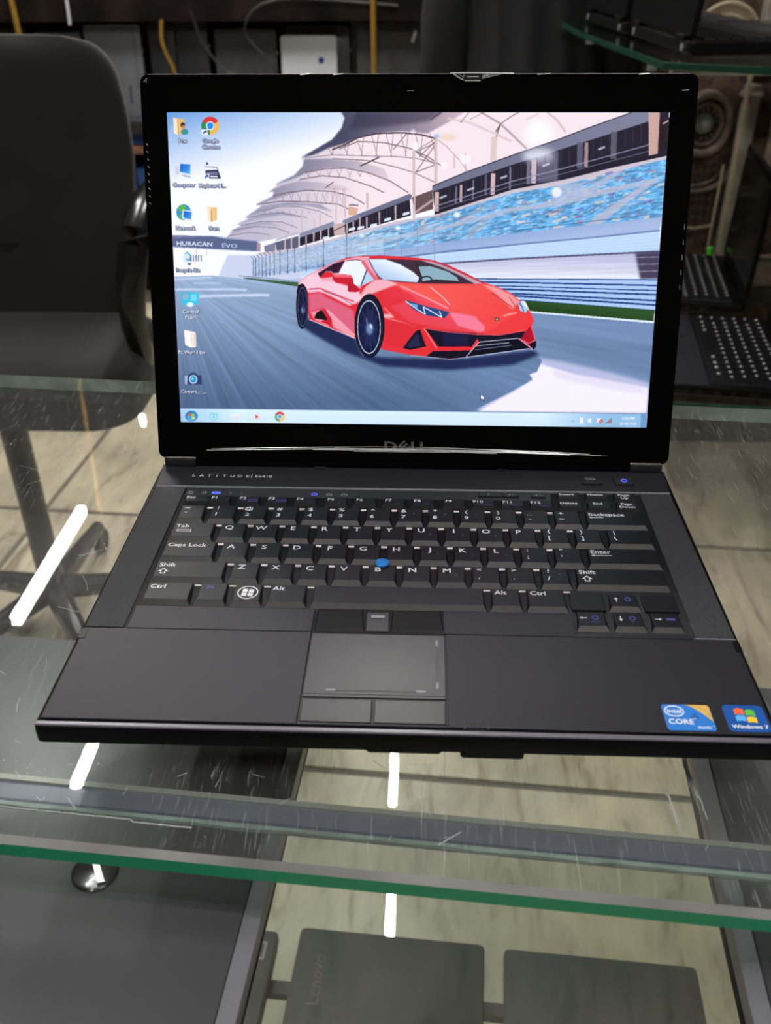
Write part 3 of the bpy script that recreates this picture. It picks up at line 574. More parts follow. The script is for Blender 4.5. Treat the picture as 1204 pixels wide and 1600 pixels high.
ell(436, 653, 4, 4, wh); ell(436, 653, 2.8, 2.8, (88, 170, 222))
line([(891, 660.5), (896, 660)], 1, (110, 140, 170)); poly([(905, 655), (910, 655), (910, 664), (905, 664)], (244, 246, 236)); poly([(917, 658), (922, 655), (922, 664), (917, 661)], (236, 246, 252)); poly([(931, 656), (938, 656), (939, 663), (932, 663)], (238, 240, 244)); ell(937.5, 661, 3, 3, (214, 60, 66)); line([(935.5, 659), (939.5, 663)], .9, wh); poly([(945, 664), (954, 655), (954, 664)], (120, 134, 150)); poly([(947, 664), (953, 658), (953, 663)], (206, 110, 96))
otext('2:05 PM', 980, 656, 13, wh, bold=.02); otext('02-05-2023', 980, 664.5, 12, wh, bold=.02); poly([(1000, 649), (1009, 649.5), (1007, 671), (999, 671)], (100, 150, 200), .8, 1)
poly([(750, 617), (750, 628.5), (752.6, 626), (754.6, 630), (756.2, 629), (754.6, 625.4), (758, 625)], (40, 50, 80)); poly([(750.6, 618.5), (750.6, 627), (752.8, 625), (755, 629), (754, 624.8), (757, 624.5)], wh)
IMG = np.clip(IMG, 0, 1)
k_ = np.array([.2, .6, .2], np.float32)
for ax in (0, 1): IMG = sum(np.roll(IMG, i - 1, axis=ax) * k_[i] for i in range(3))
# the panel washes light blue where bright and lifts its blacks a little
IMG = np.clip(IMG * np.array([1.0, 1.0, 1.03], np.float32), 0, 1)
px = np.ones((CH, CW, 4), np.float32); px[..., :3] = IMG[::-1]
simg = bpy.data.images.new('screen_picture', CW, CH, alpha=False); simg.pixels.foreach_set(px.ravel()); simg.update(); simg.pack()
m = bpy.data.materials.new('lit_screen'); m.use_nodes = True; nt = m.node_tree; b = nt.nodes['Principled BSDF']
b.inputs['Base Color'].default_value = (.004, .004, .004, 1); b.inputs['Roughness'].default_value = .35; b.inputs['Specular IOR Level'].default_value = .2
ti = nt.nodes.new('ShaderNodeTexImage'); ti.image = simg; ti.interpolation = 'Cubic'; ti.extension = 'EXTEND'
nt.links.new(ti.outputs['Color'], b.inputs['Emission Color']); b.inputs['Emission Strength'].default_value = 1.0
M['screen'] = m

# ------------------------------------------------------------------ the room (table top is z = 0, floor 950 mm below)
FZ = -950; CZ = 1950
def tilemat():
    m = bpy.data.materials.new('floor_marble'); m.use_nodes = True; nt = m.node_tree; b = nt.nodes['Principled BSDF']
    tc = nt.nodes.new('ShaderNodeTexCoord'); mp = nt.nodes.new('ShaderNodeMapping'); mp.inputs['Rotation'].default_value = (0, 0, math.radians(-32)); mp.inputs['Scale'].default_value = (6, 1.5, 1)
    n = nt.nodes.new('ShaderNodeTexNoise'); n.inputs['Scale'].default_value = 2.2; n.inputs['Detail'].default_value = 7; n.inputs['Roughness'].default_value = .62; n.inputs['Distortion'].default_value = 1.3
    nt.links.new(tc.outputs['Object'], mp.inputs[0]); nt.links.new(mp.outputs[0], n.inputs['Vector'])
    r = nt.nodes.new('ShaderNodeValToRGB'); e = r.color_ramp.elements
    e[0].position = .30; e[0].color = (.24, .18, .125, 1); e[1].position = .66; e[1].color = (.74, .67, .53, 1)
    x = r.color_ramp.elements.new(.46); x.color = (.60, .54, .44, 1)
    n2 = nt.nodes.new('ShaderNodeTexNoise'); n2.inputs['Scale'].default_value = 3.0; n2.inputs['Detail'].default_value = 6
    nt.links.new(tc.outputs['Object'], n2.inputs['Vector'])
    r2 = nt.nodes.new('ShaderNodeValToRGB'); r2.color_ramp.elements[0].position = .3; r2.color_ramp.elements[0].color = (.62, .58, .52, 1); r2.color_ramp.elements[1].position = .6; r2.color_ramp.elements[1].color = (1.15, 1.09, .98, 1)
    nt.links.new(n.outputs['Fac'], r.inputs['Fac']); nt.links.new(n2.outputs['Fac'], r2.inputs['Fac'])
    mx = nt.nodes.new('ShaderNodeMixRGB'); mx.blend_type = 'MULTIPLY'; mx.inputs[0].default_value = 1
    nt.links.new(r.outputs[0], mx.inputs[1]); nt.links.new(r2.outputs[0], mx.inputs[2])
    nt.links.new(mx.outputs[0], b.inputs['Base Color']); b.inputs['Roughness'].default_value = .35
    return m
M['floor'] = tilemat(); M['grout'] = mat('grout', (.16, .14, .11), .9)
fl = struct(MB().slab(-2600, -1900, 1700, 3460, FZ - 60, FZ - 4).build('floor', M['grout'], org=(0, 0, FZ)))
# marble floor tiles; rows run parallel to the counter
ang = math.radians(-4.0)
def trot(x, y, z): return (x * math.cos(ang) - y * math.sin(ang), x * math.sin(ang) + y * math.cos(ang), z)
tile = None
for i in range(-4, 3):
    for j in range(-3, 5):
        cx, cy = 100 + i * 800, 432 + j * 800
        X, Y, _ = trot(cx, cy, 0)
        if not (-2180 < X < 1270 and -1550 < Y < 3120): continue
        if tile is None:
            tile = MB().slab(-393, -393, 393, 393, FZ - 4, FZ + (0 if (i + j) % 2 else .5), 0, 1.5).build('tile', M['floor'], fl, org=(0, 0, FZ)); t_ = tile
        else:
            t_ = tile.copy(); COL.objects.link(t_)
        t_.location = (X * MM, Y * MM, 0); t_.rotation_euler = (0, 0, ang + (math.pi if (i * 7 + j * 3) % 2 else 0))
struct(MB().slab(-2600, 3460, 1700, 3520, FZ, CZ).build('wall_back', M['brown_wall'], org=(0, 3460, 0)))
struct(MB().slab(-2660, -1960, -2600, 3520, FZ, CZ).build('wall_left', M['wall'], org=(-2600, 0, 0)))
struct(MB().slab(1700, -1960, 1760, 3520, FZ, CZ).build('wall_right', M['wall'], org=(1700, 0, 0)))
struct(MB().slab(-2600, -1960, 1700, -1900, FZ, CZ).build('wall_front', M['wall'], org=(0, -1900, 0)))
struct(MB().slab(-2660, -1960, 1760, 3520, CZ, CZ + 60).build('ceiling', M['ceiling'], org=(0, 0, CZ)))

# ceiling battens: slim white housings with a lit tube (most are mirrored in the glass; those behind the camera are unseen, added for front light)
M['tube'] = emit_mat('lit_tube', (1.0, .97, .93), TUBE_POWER); M['white'] = mat('white_housing', (.7, .7, .7), .5)
LB = ['lit ceiling tube straight ahead of the laptop lid', 'lit ceiling tube whose streak shows under the laptop front left corner', 'lit ceiling tube far left, mirrored as a long streak in the glass',
      'lit ceiling tube farther back, in line with the one ahead of the lid', 'unseen ceiling tube behind the camera, right side, added for light from the front', 'unseen ceiling tube behind the camera, left side, added for light from the front']
for (x, y0, y1), lb in zip(TUBES, LB):
    t = thing('ceiling_light', lb, 'lamp', (x, (y0 + y1) / 2, 1900), 0, 'ceiling tube lights')
    MB().slab(x - 22, y0 - 12, x + 22, y1 + 12, 1912, 1950, 4, 3).build('housing', M['white'], t)
    MB().slab(x - 17, y0, x + 17, y1, 1893, 1911.5, 5, 0, botbev=5).build('tube', M['tube'], t)

# ------------------------------------------------------------------ the glass display counter
def fr(x): return -51.2 - .0775 * x          # front edge of the glass top
def bk(x): return 420.0 - .080 * x                 # far edge
def rail(x): return -6.4 - .081 * x          # rear side of the rail under the glass
XL_, XR_ = -1150, 1080
counter = thing('display_counter', 'glass display counter with thick green edged top under the black laptop', 'counter', (0, 190, FZ))
MB().poly([(XL_, fr(XL_) + 2.9), (XR_, fr(XR_) + 2.9), (XR_, bk(XR_)), (XL_, bk(XL_))], -12, 0).build('glass_top', M['glass'], counter, label='scratched clear glass top')
b_ = MB(); L = [[(x, fr(x) + 2.9, -.05), (x, fr(x) + 2.7, .05), (x, fr(x), -2.8), (x, fr(x) + 2.9, -2.8)] for x in np.linspace(XL_, XR_, 40)]
b_.loft(L).build('edge_bevel', M['glass_bevel'], counter, label='ground grey bevel of the glass edge')
MB().loft([[(x, fr(x), -2.8), (x, fr(x), -10.6), (x, fr(x) + 2.45, -11.4), (x, fr(x) + 2.85, -2.8)] for x in (XL_, XR_)]).build('glass_edge', M['glass_edge'], counter, label='green front edge of the glass top')
MB().loft([[(x, bk(x) + .1, 0), (x, bk(x) + .1, -12), (x, bk(x) + 1.2, -11), (x, bk(x) + 1.2, -1)] for x in (XL_, XR_)]).build('glass_edge', M['glass_glue'], counter, label='pale far edge of the glass top')
b_ = MB(); q = RNG
def crack(pts, r): b_.tube([(x, y, .12) for x, y in pts], r, 4)
xs = np.linspace(-196, -92, 60); crack([(x, -33.2 - .083 * x - 2.0 + q.uniform(-.18, .18) - (1.2 if x > -120 else 0)) for x in xs], .22)
crack([(-196, -11.0), (-199, -14.0)], .2); crack([(-152, -14.6), (-146, -20.5)], .12); crack([(16, -34), (26, -27)], .18); crack([(18, 8), (32, 4)], .15); crack([(-14, 12), (-3, 3)], .15); crack([(3, 10), (14, 10.6)], .1)
for i in range(26):
    x, y = q.uniform(-190, 190), q.uniform(-42, 30); a = q.uniform(0, 3.1); l = q.uniform(1, 6); crack([(x, y), (x + l * math.cos(a), y + l * math.sin(a))], q.uniform(.05, .11))
for i in range(40):
    x, y = q.uniform(-330, -180), q.uniform(20, 330); a = q.uniform(0, 3.1); l = q.uniform(3, 26); crack([(x, y), (x + l * .5 * math.cos(a) + q.uniform(-1, 1), y + l * .5 * math.sin(a)), (x + l * math.cos(a + .05), y + l * math.sin(a + .05))], q.uniform(.05, .11))
for i in range(22): x, y = -182 + q.uniform(-14, 40), q.uniform(-5, 14); crack([(x, y), (x + .5, y + .3)], q.uniform(.15, .3))
o_ = b_.build('scratch_marks', mat('scratch_white', (.62, .64, .64), .5), counter, label='white scratches on the glass top'); o_['kind'] = 'stuff'
b_ = MB()
for (x0, y0, x1, y1, n, wd) in ((-84, 46, -92, 3, 9, 5.5), (135, 46, 140, -16, 6, 3), (124, 18, 126, -16, 3, 1)):
    for i in range(n):
        o1 = q.uniform(-wd / 2, wd / 2); t0, t1 = sorted((q.uniform(0, .5), q.uniform(.5, 1))); p = []
        for t in np.linspace(t0, t1, 14): p.append((x0 + (x1 - x0) * t + o1 + q.uniform(-.4, .4), y0 + (y1 - y0) * t, -12.3))
        b_.tube(p, q.uniform(.12, .4), 4)
o_ = b_.build('glue_smears', mat('glue_pale', (.55, .57, .57), .3), counter, label='dried streaky glue under the glass'); o_['kind'] = 'stuff'
# rail under the glass: lip, face and dark gasket
MB().loft([[(x, rail(x), -12.3), (x, rail(x) - 3, -12.3), (x, rail(x) - 3, -18), (x, rail(x), -18)] for x in (XL_, XR_)]).build('rail_lip', M['alu_hi'], counter, label='bright rear lip of the rail')
MB().loft([[(x, rail(x) - 3.1, -13.5), (x, rail(x) - 13.2, -13.5), (x, rail(x) - 13.2, -18), (x, rail(x) - 3.1, -18)] for x in (XL_, XR_)]).build('rail', M['alu'], counter, label='blue grey aluminium rail')
MB().loft([[(x, rail(x) - 13.3, -13.0), (x, rail(x) - 15.4, -13.0), (x, rail(x) - 15.4, -18), (x, rail(x) - 13.3, -18)] for x in (XL_, XR_)]).build('gasket', M['gasket'], counter, label='dark rubber gasket')
b_ = MB(); xs = np.linspace(XL_, XR_, 220); rn = RNG.uniform(-.5, .5, 220)
b_.loft([[(x, rail(x) - 15.5, -12.2), (x, rail(x) - 17.8 - 1.2 * r_, -12.2), (x, rail(x) - 17.8 - r_, -14.5), (x, rail(x) - 15.5, -14.5)] for x, r_ in zip(xs, rn)])
b_.build('glue_bead', M['glass_glue'], counter, label='pale uneven glue line')
MB().loft([[(x, rail(x) - 15.5, -14.6), (x, rail(x) - 19.6, -14.6), (x, rail(x) - 19.6, FZ + 60), (x, rail(x) - 15.5, FZ + 60)] for x in (XL_, XR_)]).build('front_glass', M['glass_low'], counter)
# lower shelf and its dark tray, bottom plinth, sides and posts
MB().poly([(XL_, rail(XL_) - 10), (XR_, rail(XR_) - 10), (XR_, bk(XR_) + 420), (XL_, bk(XL_) + 420)], -736, -730).build('lower_shelf', M['glass_low'], counter)
def cr(x, y): return (x * math.cos(ang) - y * math.sin(ang), x * math.sin(ang) + y * math.cos(ang))
for yy in (308, 60):
    p = [cr(x, y) for x, y in ((-1000, yy - 8), (1000, yy - 8), (1000, yy + 8), (-1000, yy + 8))]
    MB().poly(p, -750, -736.2).build('shelf_bar', M['gasket'], counter, label='dark bar under the lower shelf')
for x in (XL_, XR_ - 22):
    for y in (rail(x) - 12, bk(x) - 30):
        MB().slab(x, y - 12, x + 22, y + 12, FZ, -12.3, 2).build('post', M['alu'], counter)
MB().loft([[(x, bk(x) - 12, -12.3), (x, bk(x) - 34, -12.3), (x, bk(x) - 34, -34), (x, bk(x) - 12, -34)] for x in (XL_ + 22, -560)]).build('rail', M['alu'], counter)
MB().loft([[(x, bk(x) - 2, FZ), (x, bk(x) - 20, FZ), (x, bk(x) - 20, FZ + 60), (x, bk(x) - 2, FZ + 60)] for x in (XL_, -560)]).build('plinth', M['black'], counter)
MB().loft([[(x, rail(x) - 20, FZ), (x, rail(x) - 2, FZ), (x, rail(x) - 2, FZ + 60), (x, rail(x) - 20, FZ + 60)] for x in (XL_, XR_)]).build('plinth', M['black'], counter)
# boards carrying the two grey laptops close below the glass (they hide beneath them)
def cloc(x, y, z): X, Y = cr(x, y); return (X, Y, z)
for (x0, x1) in ((-1138, -100), (178, 1062)):
    b_ = MB().slab(x0, 0, x1, 150, -114, -104, 0, tf=cloc); b_.build('shelf_board', M['black'], counter)

def closed_laptop(name, label, x0, y0, x1, y1, z0, z1, lidm, edgem, group=None, rot=ang, r=7, base=None):
    """closed laptop lying flat: base, lid with a lighter rim; corners given in the counter's rotated frame"""
    cx, cy = cr((x0 + x1) / 2, (y0 + y1) / 2); w_, h_ = (x1 - x0) / 2, (y1 - y0) / 2
    t = thing(name, label, 'laptop', (cx, cy, z0), rot, group); H = z1 - z0
    MB().slab(-w_ + 2, -h_ + 2, w_ - 2, h_ - 2, 0, H * .52, r, 1, botbev=2).build('base', base or M['body'], t, org=(0, 0, 0), smooth=True)
    MB().slab(-w_, -h_, w_, h_, H * .56, H - 2, r, .5).build('lid_rim', edgem, t, org=(0, 0, 0), smooth=True)
    MB().slab(-w_ + 9 if edgem is not lidm else -w_ + 1, -h_ + 1, w_ - 9 if edgem is not lidm else w_ - 1, h_ - 1, H - 2, H, r - 1, 1).build('lid', lidm, t, org=(0, 0, 0), smooth=True)
    for s in (-1, 1): MB().cyl((s * w_ * .6 - 20, h_ - 5, H * .45), 5, 40, 12, 'x').build('hinge', M['body'], t, org=(0, 0, 0), smooth=True)
    return t
lg = closed_laptop('closed_laptop', 'grey closed laptop with round chrome badge, under the glass at left', -390, -150, -67, 165, -104, -75, M['silverlid'], M['silver_edge'])
bd = MB(); bd.lathe([(0, 0), (11.5, 0), (12, .6), (11, 1.2), (9.5, .8), (0, .8)], (-156 - lg.location.x * 1000, 6 - lg.location.y * 1000, 29)).build('badge', mat('dark_chrome', (.05, .05, .052), .16, metal=.8), lg, org=(0, 0, 0), smooth=True, label='round dark chrome badge')
b_ = MB(); ox, oy = -156 - lg.location.x * 1000, 6 - lg.location.y * 1000
b_.poly([(ox - 5, oy + 7), (ox - 2, oy + 8), (ox + 7.5, oy - 6), (ox + 4, oy - 7.5)], 30, 30.7); b_.build('badge_bar', M['silver'], lg, org=(0, 0, 0), label='slanted bright bar across the badge')
for o_ in (bd,): pass
closed_laptop('closed_laptop', 'grey closed laptop under the glass at the right edge', 161, -150, 480, 165, -104, -75, M['silverlid'], M['silver_edge'])
GL = 'dark laptops on the lower shelf'
l1 = closed_laptop('closed_laptop', 'dark closed laptop with a small square sticker, left on the lower shelf', -520, 28, -182, 357, -730, -700, M['darklid'], M['darklid'], GL)
l2 = closed_laptop('closed_laptop', 'dark closed laptop in the middle of the lower shelf', -156, 28, 69, 366, -730, -700, M['darklid'], M['darklid'], GL)
l3 = closed_laptop('closed_laptop', 'dark closed laptop, right hand one on the lower shelf', 92, 28, 318, 364, -730, -700, M['darklid'], M['darklid'], GL)
st = MB().slab(135, 126, 158, 149, 30, 30.5, 1.5).build('sticker', M['legend_grey'], l1, org=(0, 0, 0), label='small pale square sticker')
b_ = MB().slab(138, 129, 155, 146, 30.5, 30.8); b_.build('sticker_print', M['darklid'], st, org=(0, 0, 0))
b_ = MB(); b_.loft([[(146 + 5.5 * math.cos(a) * k, 137.5 + 6.5 * math.sin(a) * k, 31) for a in np.linspace(.5, 5.6, 14)] for k in (1, .68)], 0, (False, False), False); b_.poly([(142, 130), (144, 130), (153, 146), (151, 146)], 30.8, 31.1); b_.build('sticker_print', M['legend_grey'], st, org=(0, 0, 0))
M['copper'] = mat('copper_lettering', (.038, .036, .034), .45)
MB().text('Lenovo', -84, 105, 21, 30.25, rot=math.pi / 2, mi=0).build('lid_lettering', M['copper'], l2, org=(0, 0, 0), label='faint copper lettering')

# ------------------------------------------------------------------ THE LAPTOP
lap = thing('laptop', 'open black laptop with red car picture on its lit screen, on the glass counter', 'laptop', (0, 119, 0))
D = 31.0; X0, X1 = -167.5, 167.5
# base shell: rounded rim, tapered underside
b_ = MB()
def shell(i, z): return [(x, y, z) for x, y in rr(X0 + i, i, X1 - i, 240 - i, max(3.2 - i * .3, .8), 4)]
b_.loft([shell(22, 8), shell(14, 10), shell(6, 16), shell(1, 19.4), shell(0, 20.3), shell(0, 27.2), shell(.3, 28.7), shell(1.0, 29.9), shell(2.2, 30.5), shell(3.2, 30.5), shell(3.7, 30.2)])
b_.build('base_shell', M['body'], lap, smooth=True)
MB().slab(X0 + 1.2, .5, X1 - 1.2, 3.1, 30.0, 31.0, 0, .6).build('front_edge_highlight', mat('painted_edge_sheen', (.12, .115, .145), .3), lap, label='rounded front edge with its highlight painted pale')  # lighter strip paints the highlight along the rounded edge
# underside bumps seen at the front
for x0, x1, z in ((-17, 17.5, 13.6), (26, 55, 11.6)):
    MB().slab(x0, 2.5, x1, 30, z, 20, 2, 0, botbev=2.5).build('battery_foot' if x0 < 0 else 'latch_foot', M['body'], lap)
for x0 in (-150, 130):
    for y0 in (34, 205): MB().slab(x0, y0, x0 + 20, y0 + 9, 0, 10, 3, 0, botbev=1).build('rubber_foot', M['black'], lap)
MB().slab(-60, 150, 60, 232, 0.5, 9, 4, 0, botbev=2).build('battery', M['body'], lap)
# palm rest, in three seamed pieces round the pad
zp = (30.35, 31.2)
pr_ = MB(); pr_.slab(-164.8, 4.6, -48.1, 68.2, *zp, 0, .35); pr_.slab(20.0, 4.6, 164.8, 68.2, *zp, 0, .35); pr_.slab(-48.0, 4.4, 19.9, 5.6, *zp, 0, .2)
pr_.build('palm_rest', M['deck'], lap)
tp = MB().slab(-47.6, 22.2, 19.5, 67.6, 30.1, 30.9, 1.0, .3).build('touchpad', M['pad'], lap)
b_ = MB(); b_.slab(-36, 26.4, 9, 27.2, 30.9, 31.0); b_.slab(-37, 26.2, -32.5, 27.4, 31.0, 31.05, mi=1); b_.slab(5.5, 26.2, 10, 27.4, 31.0, 31.05, mi=1)
b_.slab(14.9, 30, 16.0, 62, 30.9, 31.0); b_.slab(14.8, 29.2, 16.1, 33, 31.0, 31.05, mi=1); b_.slab(14.8, 59.5, 16.1, 63.5, 31.0, 31.05, mi=1)
b_.build('scroll_marks', [mat('scroll_mark', (.035, .036, .04), .5), M['legend_grey']], tp)
MB().slab(-47.2, 24.0, 19.2, 24.35, 30.9, 31.02).build('pad_line', M['tray'], tp)
for x0, x1 in ((-47.2, -14.6), (-13.6, 19.3)): MB().slab(x0, 6.2, x1, 20.9, 30.2, 31.1, .8, .5).build('touchpad_button', M['pad'], lap)
MB().slab(-48, 5.4, 20, 68, 30.31, 30.36).build('pad_recess', M['tray'], lap)
MB().ring(rr(27.0, 3.4, 38.4, 8.4), rr(27.8, 3.2, 37.6, 7.6), 31.0, 31.4).build('lid_latch_slot', M['tray'], lap); MB().slab(30, 6.6, 35.5, 8.0, 31.2, 31.32).build('lid_latch_slot', M['tray'], lap)
for x in (-165.6, 162.6): MB().slab(x, 59.3, x + 3.4, 67.0, 31.2, 31.45, .3).build('lid_bumper', M['body'], lap)
# keyboard tray + strip in front of the keys
MB().slab(-143.6, 68.4, 144.6, 209.0, 26.5, 28.0).build('keyboard_tray', M['tray'], lap)
for a_ in ((-143.2, 68.8, -48.2, 87.0), (19.4, 68.8, 86.1, 87.0), (86.2, 68.8, 144.0, 71.6)): MB().slab(*a_, 29.5, 31.0, 0, .3).build('key_bezel', M['deck'], lap)
kb2 = MB().slab(-142.9, 198.6, 88.5, 208.6, 28.0, 30.9, .8, .4).build('status_strip', mat('strip_black', (.016, .017, .020), .5), lap)
# pointing-stick buttons
for a, b2 in (((-46.6, -22.0), 'l'), ((-7.6, 18.6), 'r')):
    MB().loft([[(a[0] - .4, 70.0, 28), (a[1] + .4 * 1, 70.0, 28), (a[1], 86.0, 28), (a[0], 86.0, 28)], [(a[0] - .4, 70.0, 30.1), (a[1] + .8, 70.0, 30.1), (a[1] - 1.0, 86.0, 30.6), (a[0], 86.0, 30.6)], [(a[0] + .4, 71.4, 31.2), (a[1], 71.4, 31.2), (a[1] - 1.6, 85.6, 31.2), (a[0] + .6, 85.6, 31.2)]]).build('pointing_stick_button', mat('gloss_key', (.004, .004, .005), .5, spec=.15), lap)
mid = MB().loft([[(-20.6, 70, 28), (-8.8, 70, 28), (-8.6, 86, 28), (-21.6, 86, 28)], [(-20.2, 70.4, 30.6), (-9.2, 70.4, 30.6), (-9.6, 86, 30.2), (-20.6, 86, 30.2)]]).build('middle_button', M['pad'], lap)
MB().slab(-18.4, 81, -11.4, 83.2, 30.45, 30.6, .5).build('grip_dash', M['legend_grey'], mid)
# speaker grilles
def grillemat():
    m = bpy.data.materials.new('perforated_black'); m.use_nodes = True; nt = m.node_tree; b = nt.nodes['Principled BSDF']
    tc = nt.nodes.new('ShaderNodeTexCoord'); sep = nt.nodes.new('ShaderNodeSeparateXYZ'); nt.links.new(tc.outputs['Object'], sep.inputs[0])
    def mth(op, a, v=None):
        n = nt.nodes.new('ShaderNodeMath'); n.operation = op
        if isinstance(a, (int, float)): n.inputs[0].default_value = a
        else: nt.links.new(a, n.inputs[0])
        if v is not None:
            if isinstance(v, (int, float)): n.inputs[1].default_value = v
            else: nt.links.new(v, n.inputs[1])
        return n.outputs[0]
    k = 2 * math.pi / .00185
    u = mth('MULTIPLY', mth('ADD', sep.outputs[0], sep.outputs[1]), k); v = mth('MULTIPLY', mth('SUBTRACT', sep.outputs[0], sep.outputs[1]), k)
    s = mth('MULTIPLY', mth('SINE', mth('MULTIPLY', u, .5)), mth('SINE', mth('MULTIPLY', v, .5))); s = mth('ABSOLUTE', s)
    r = nt.nodes.new('ShaderNodeValToRGB'); r.color_ramp.elements[0].position = .5; r.color_ramp.elements[0].color = (.042, .043, .048, 1); r.color_ramp.elements[1].position = .78; r.color_ramp.elements[1].color = (.006, .006, .007, 1)
    nt.links.new(s, r.inputs[0]); nt.links.new(r.outputs[0], b.inputs['Base Color']); b.inputs['Roughness'].default_value = .45
    bp = nt.nodes.new('ShaderNodeBump'); bp.inputs['Distance'].default_value = .0006; bp.invert = True; bp.inputs['Strength'].default_value = .6
    nt.links.new(s, bp.inputs['Height']); nt.links.new(bp.outputs[0], b.inputs['Normal']); return m
M['grille'] = grillemat()
MB().poly([(-164.6, 69.2), (-145.2, 69.2), (-144.4, 208.6), (-163.6, 208.6)], 29.9, 31.0).build('speaker_grille', M['grille'], lap)
MB().poly([(145.4, 69.2), (164.8, 69.2), (163.8, 208.6), (144.9, 208.6)], 29.9, 31.0).build('speaker_grille', M['grille'], lap)
MB().slab(145.0, 68.45, 165.0, 69.1, 30.4, 31.3).build('grille_trim', M['silver'], lap)
# rear panel with name, latch button, power button
rp = MB().loft([[(-164, 209.8, 30.4), (164, 209.8, 30.4), (166, 236.5, 30.4), (-166, 236.5, 30.4)], [(-163.4, 210.4, 31.4), (163.4, 210.4, 31.4), (165.5, 236, 32.0), (-165.5, 236, 32.0)]]).build('rear_panel', M['deck'], lap)
MB().loft([[(x, 208.8, 30.2), (x, 208.9, 31.2), (x, 209.9, 31.7), (x, 210.4, 31.3)] for x in (-164, 164)]).build('panel_edge_highlight', mat('painted_highlight_grey', (.30, .31, .34), .25, metal=.6), lap, label='thin pale strip painting the highlight on the rear panel edge')  # silvery strip stands in for the highlight on the panel's chamfer
b_ = MB(); xx = -143.5
for ch in 'LATITUDE': b_.text(ch, xx + 1.6, 222.6, 4.1, 31.75, sx=1.05, bold=.012); xx += 5.05
b_.slab(-104.2, 220.4, -103.8, 225.4, 31.7, 31.75); b_.text('E6410', -96.0, 222.6, 4.0, 31.75, sx=1.12)
b_.build('model_lettering', M['legend'], rp)
lb_ = MB().slab(110.2, 217.8, 123.2, 221.6, 31.2, 33.0, 1.2, .8).build('eject_button', M['pad'], lap)
b_ = MB(); 
for s in (-1, 1): b_.ring([(116.2 + s * 1.6 + 1.8 * math.cos(a), 225.4 + 1.3 * math.sin(a)) for a in np.linspace(0, 6.1, 14)], [(116.2 + s * 1.6 + 1.2 * math.cos(a), 225.4 + .8 * math.sin(a)) for a in np.linspace(0, 6.1, 14)], 31.8, 31.85)
b_.build('loop_symbol', M['legend_grey'], rp)
pb = MB().slab(131.2, 217.6, 143.4, 229.0, 31.0, 32.6, 1.0, .7).build('power_button', mat('power_key', (.012, .012, .016), .3), lap)
b_ = MB(); b_.ring([(137.4 + 2.1 * math.cos(a), 222.4 + 2.1 * math.sin(a)) for a in np.linspace(0, 6.0, 18)], [(137.4 + 1.4 * math.cos(a), 222.4 + 1.4 * math.sin(a)) for a in np.linspace(0, 6.0, 18)], 32.6, 32.7); b_.slab(137.1, 223, 137.7, 225.2, 32.6, 32.72)
b_.build('power_symbol', M['blue_led'], pb)
for x, y in ((-60, 232.5), (60, 233.5)): MB().slab(x - 4, y, x + 4, y + 2.4, 31.6, 32.8, 1, .4).build('lid_rest', M['pad'], lap)
# status icons + volume keys
b_ = MB()
b_.ring(rr(-141, 201, -138.2, 204, .5), rr(-140.5, 201.5, -138.7, 203.5, .3), 30.9, 31.0, mi=1); b_.ring(rr(-132.3, 200.8, -129.6, 204, .8), rr(-131.7, 201.4, -130.2, 203, .3), 30.9, 31.0, mi=1)
b_.slab(-126.4, 201.2, -120.4, 203.9, 30.9, 31.0, 1.2, mi=0); b_.text('+ -', -123.4, 202.5, 2.6, 31.05, mi=2); b_.text('8', -114.2, 202.4, 3.2, 31.0, mi=1); b_.text('(.', -106.8, 202.2, 3.0, 31.0, mi=1)
for x, s_, c in ((-60.7, '9', 0), (-51.4, 'A', 1), (-41.7, 'v', 1)):
    b_.ring(rr(x - 2, 200.8, x + 2, 203.8, 1.4), rr(x - 1.5, 201.3, x + 1.5, 203.3, 1), 30.9, 31.0, mi=c); b_.text(s_, x, 202.3, 2.2, 31.0, mi=c)
b_.build('status_icons', [M['blue_led'], M['legend_grey'], M['tray']], kb2)
for x0, x1, s_ in ((43.0, 57.5, '◂-'), (58.3, 68.5, '◂+'), (76.0, 85.0, '◂x')):
    vk = MB().slab(x0, 201.6, x1, 206.4, 30.6, 32.0, .6, .5).build('volume_button', M['pad'], lap)
    b_ = MB(); c_ = (x0 + x1) / 2; b_.poly([(c_ - 2, 204), (c_ - .4, 203), (c_ - .4, 205)], 32, 32.05); b_.text(s_[1], c_ + 1.4, 204, 2.4, 32.05); b_.build('legend', M['legend_grey'], vk)

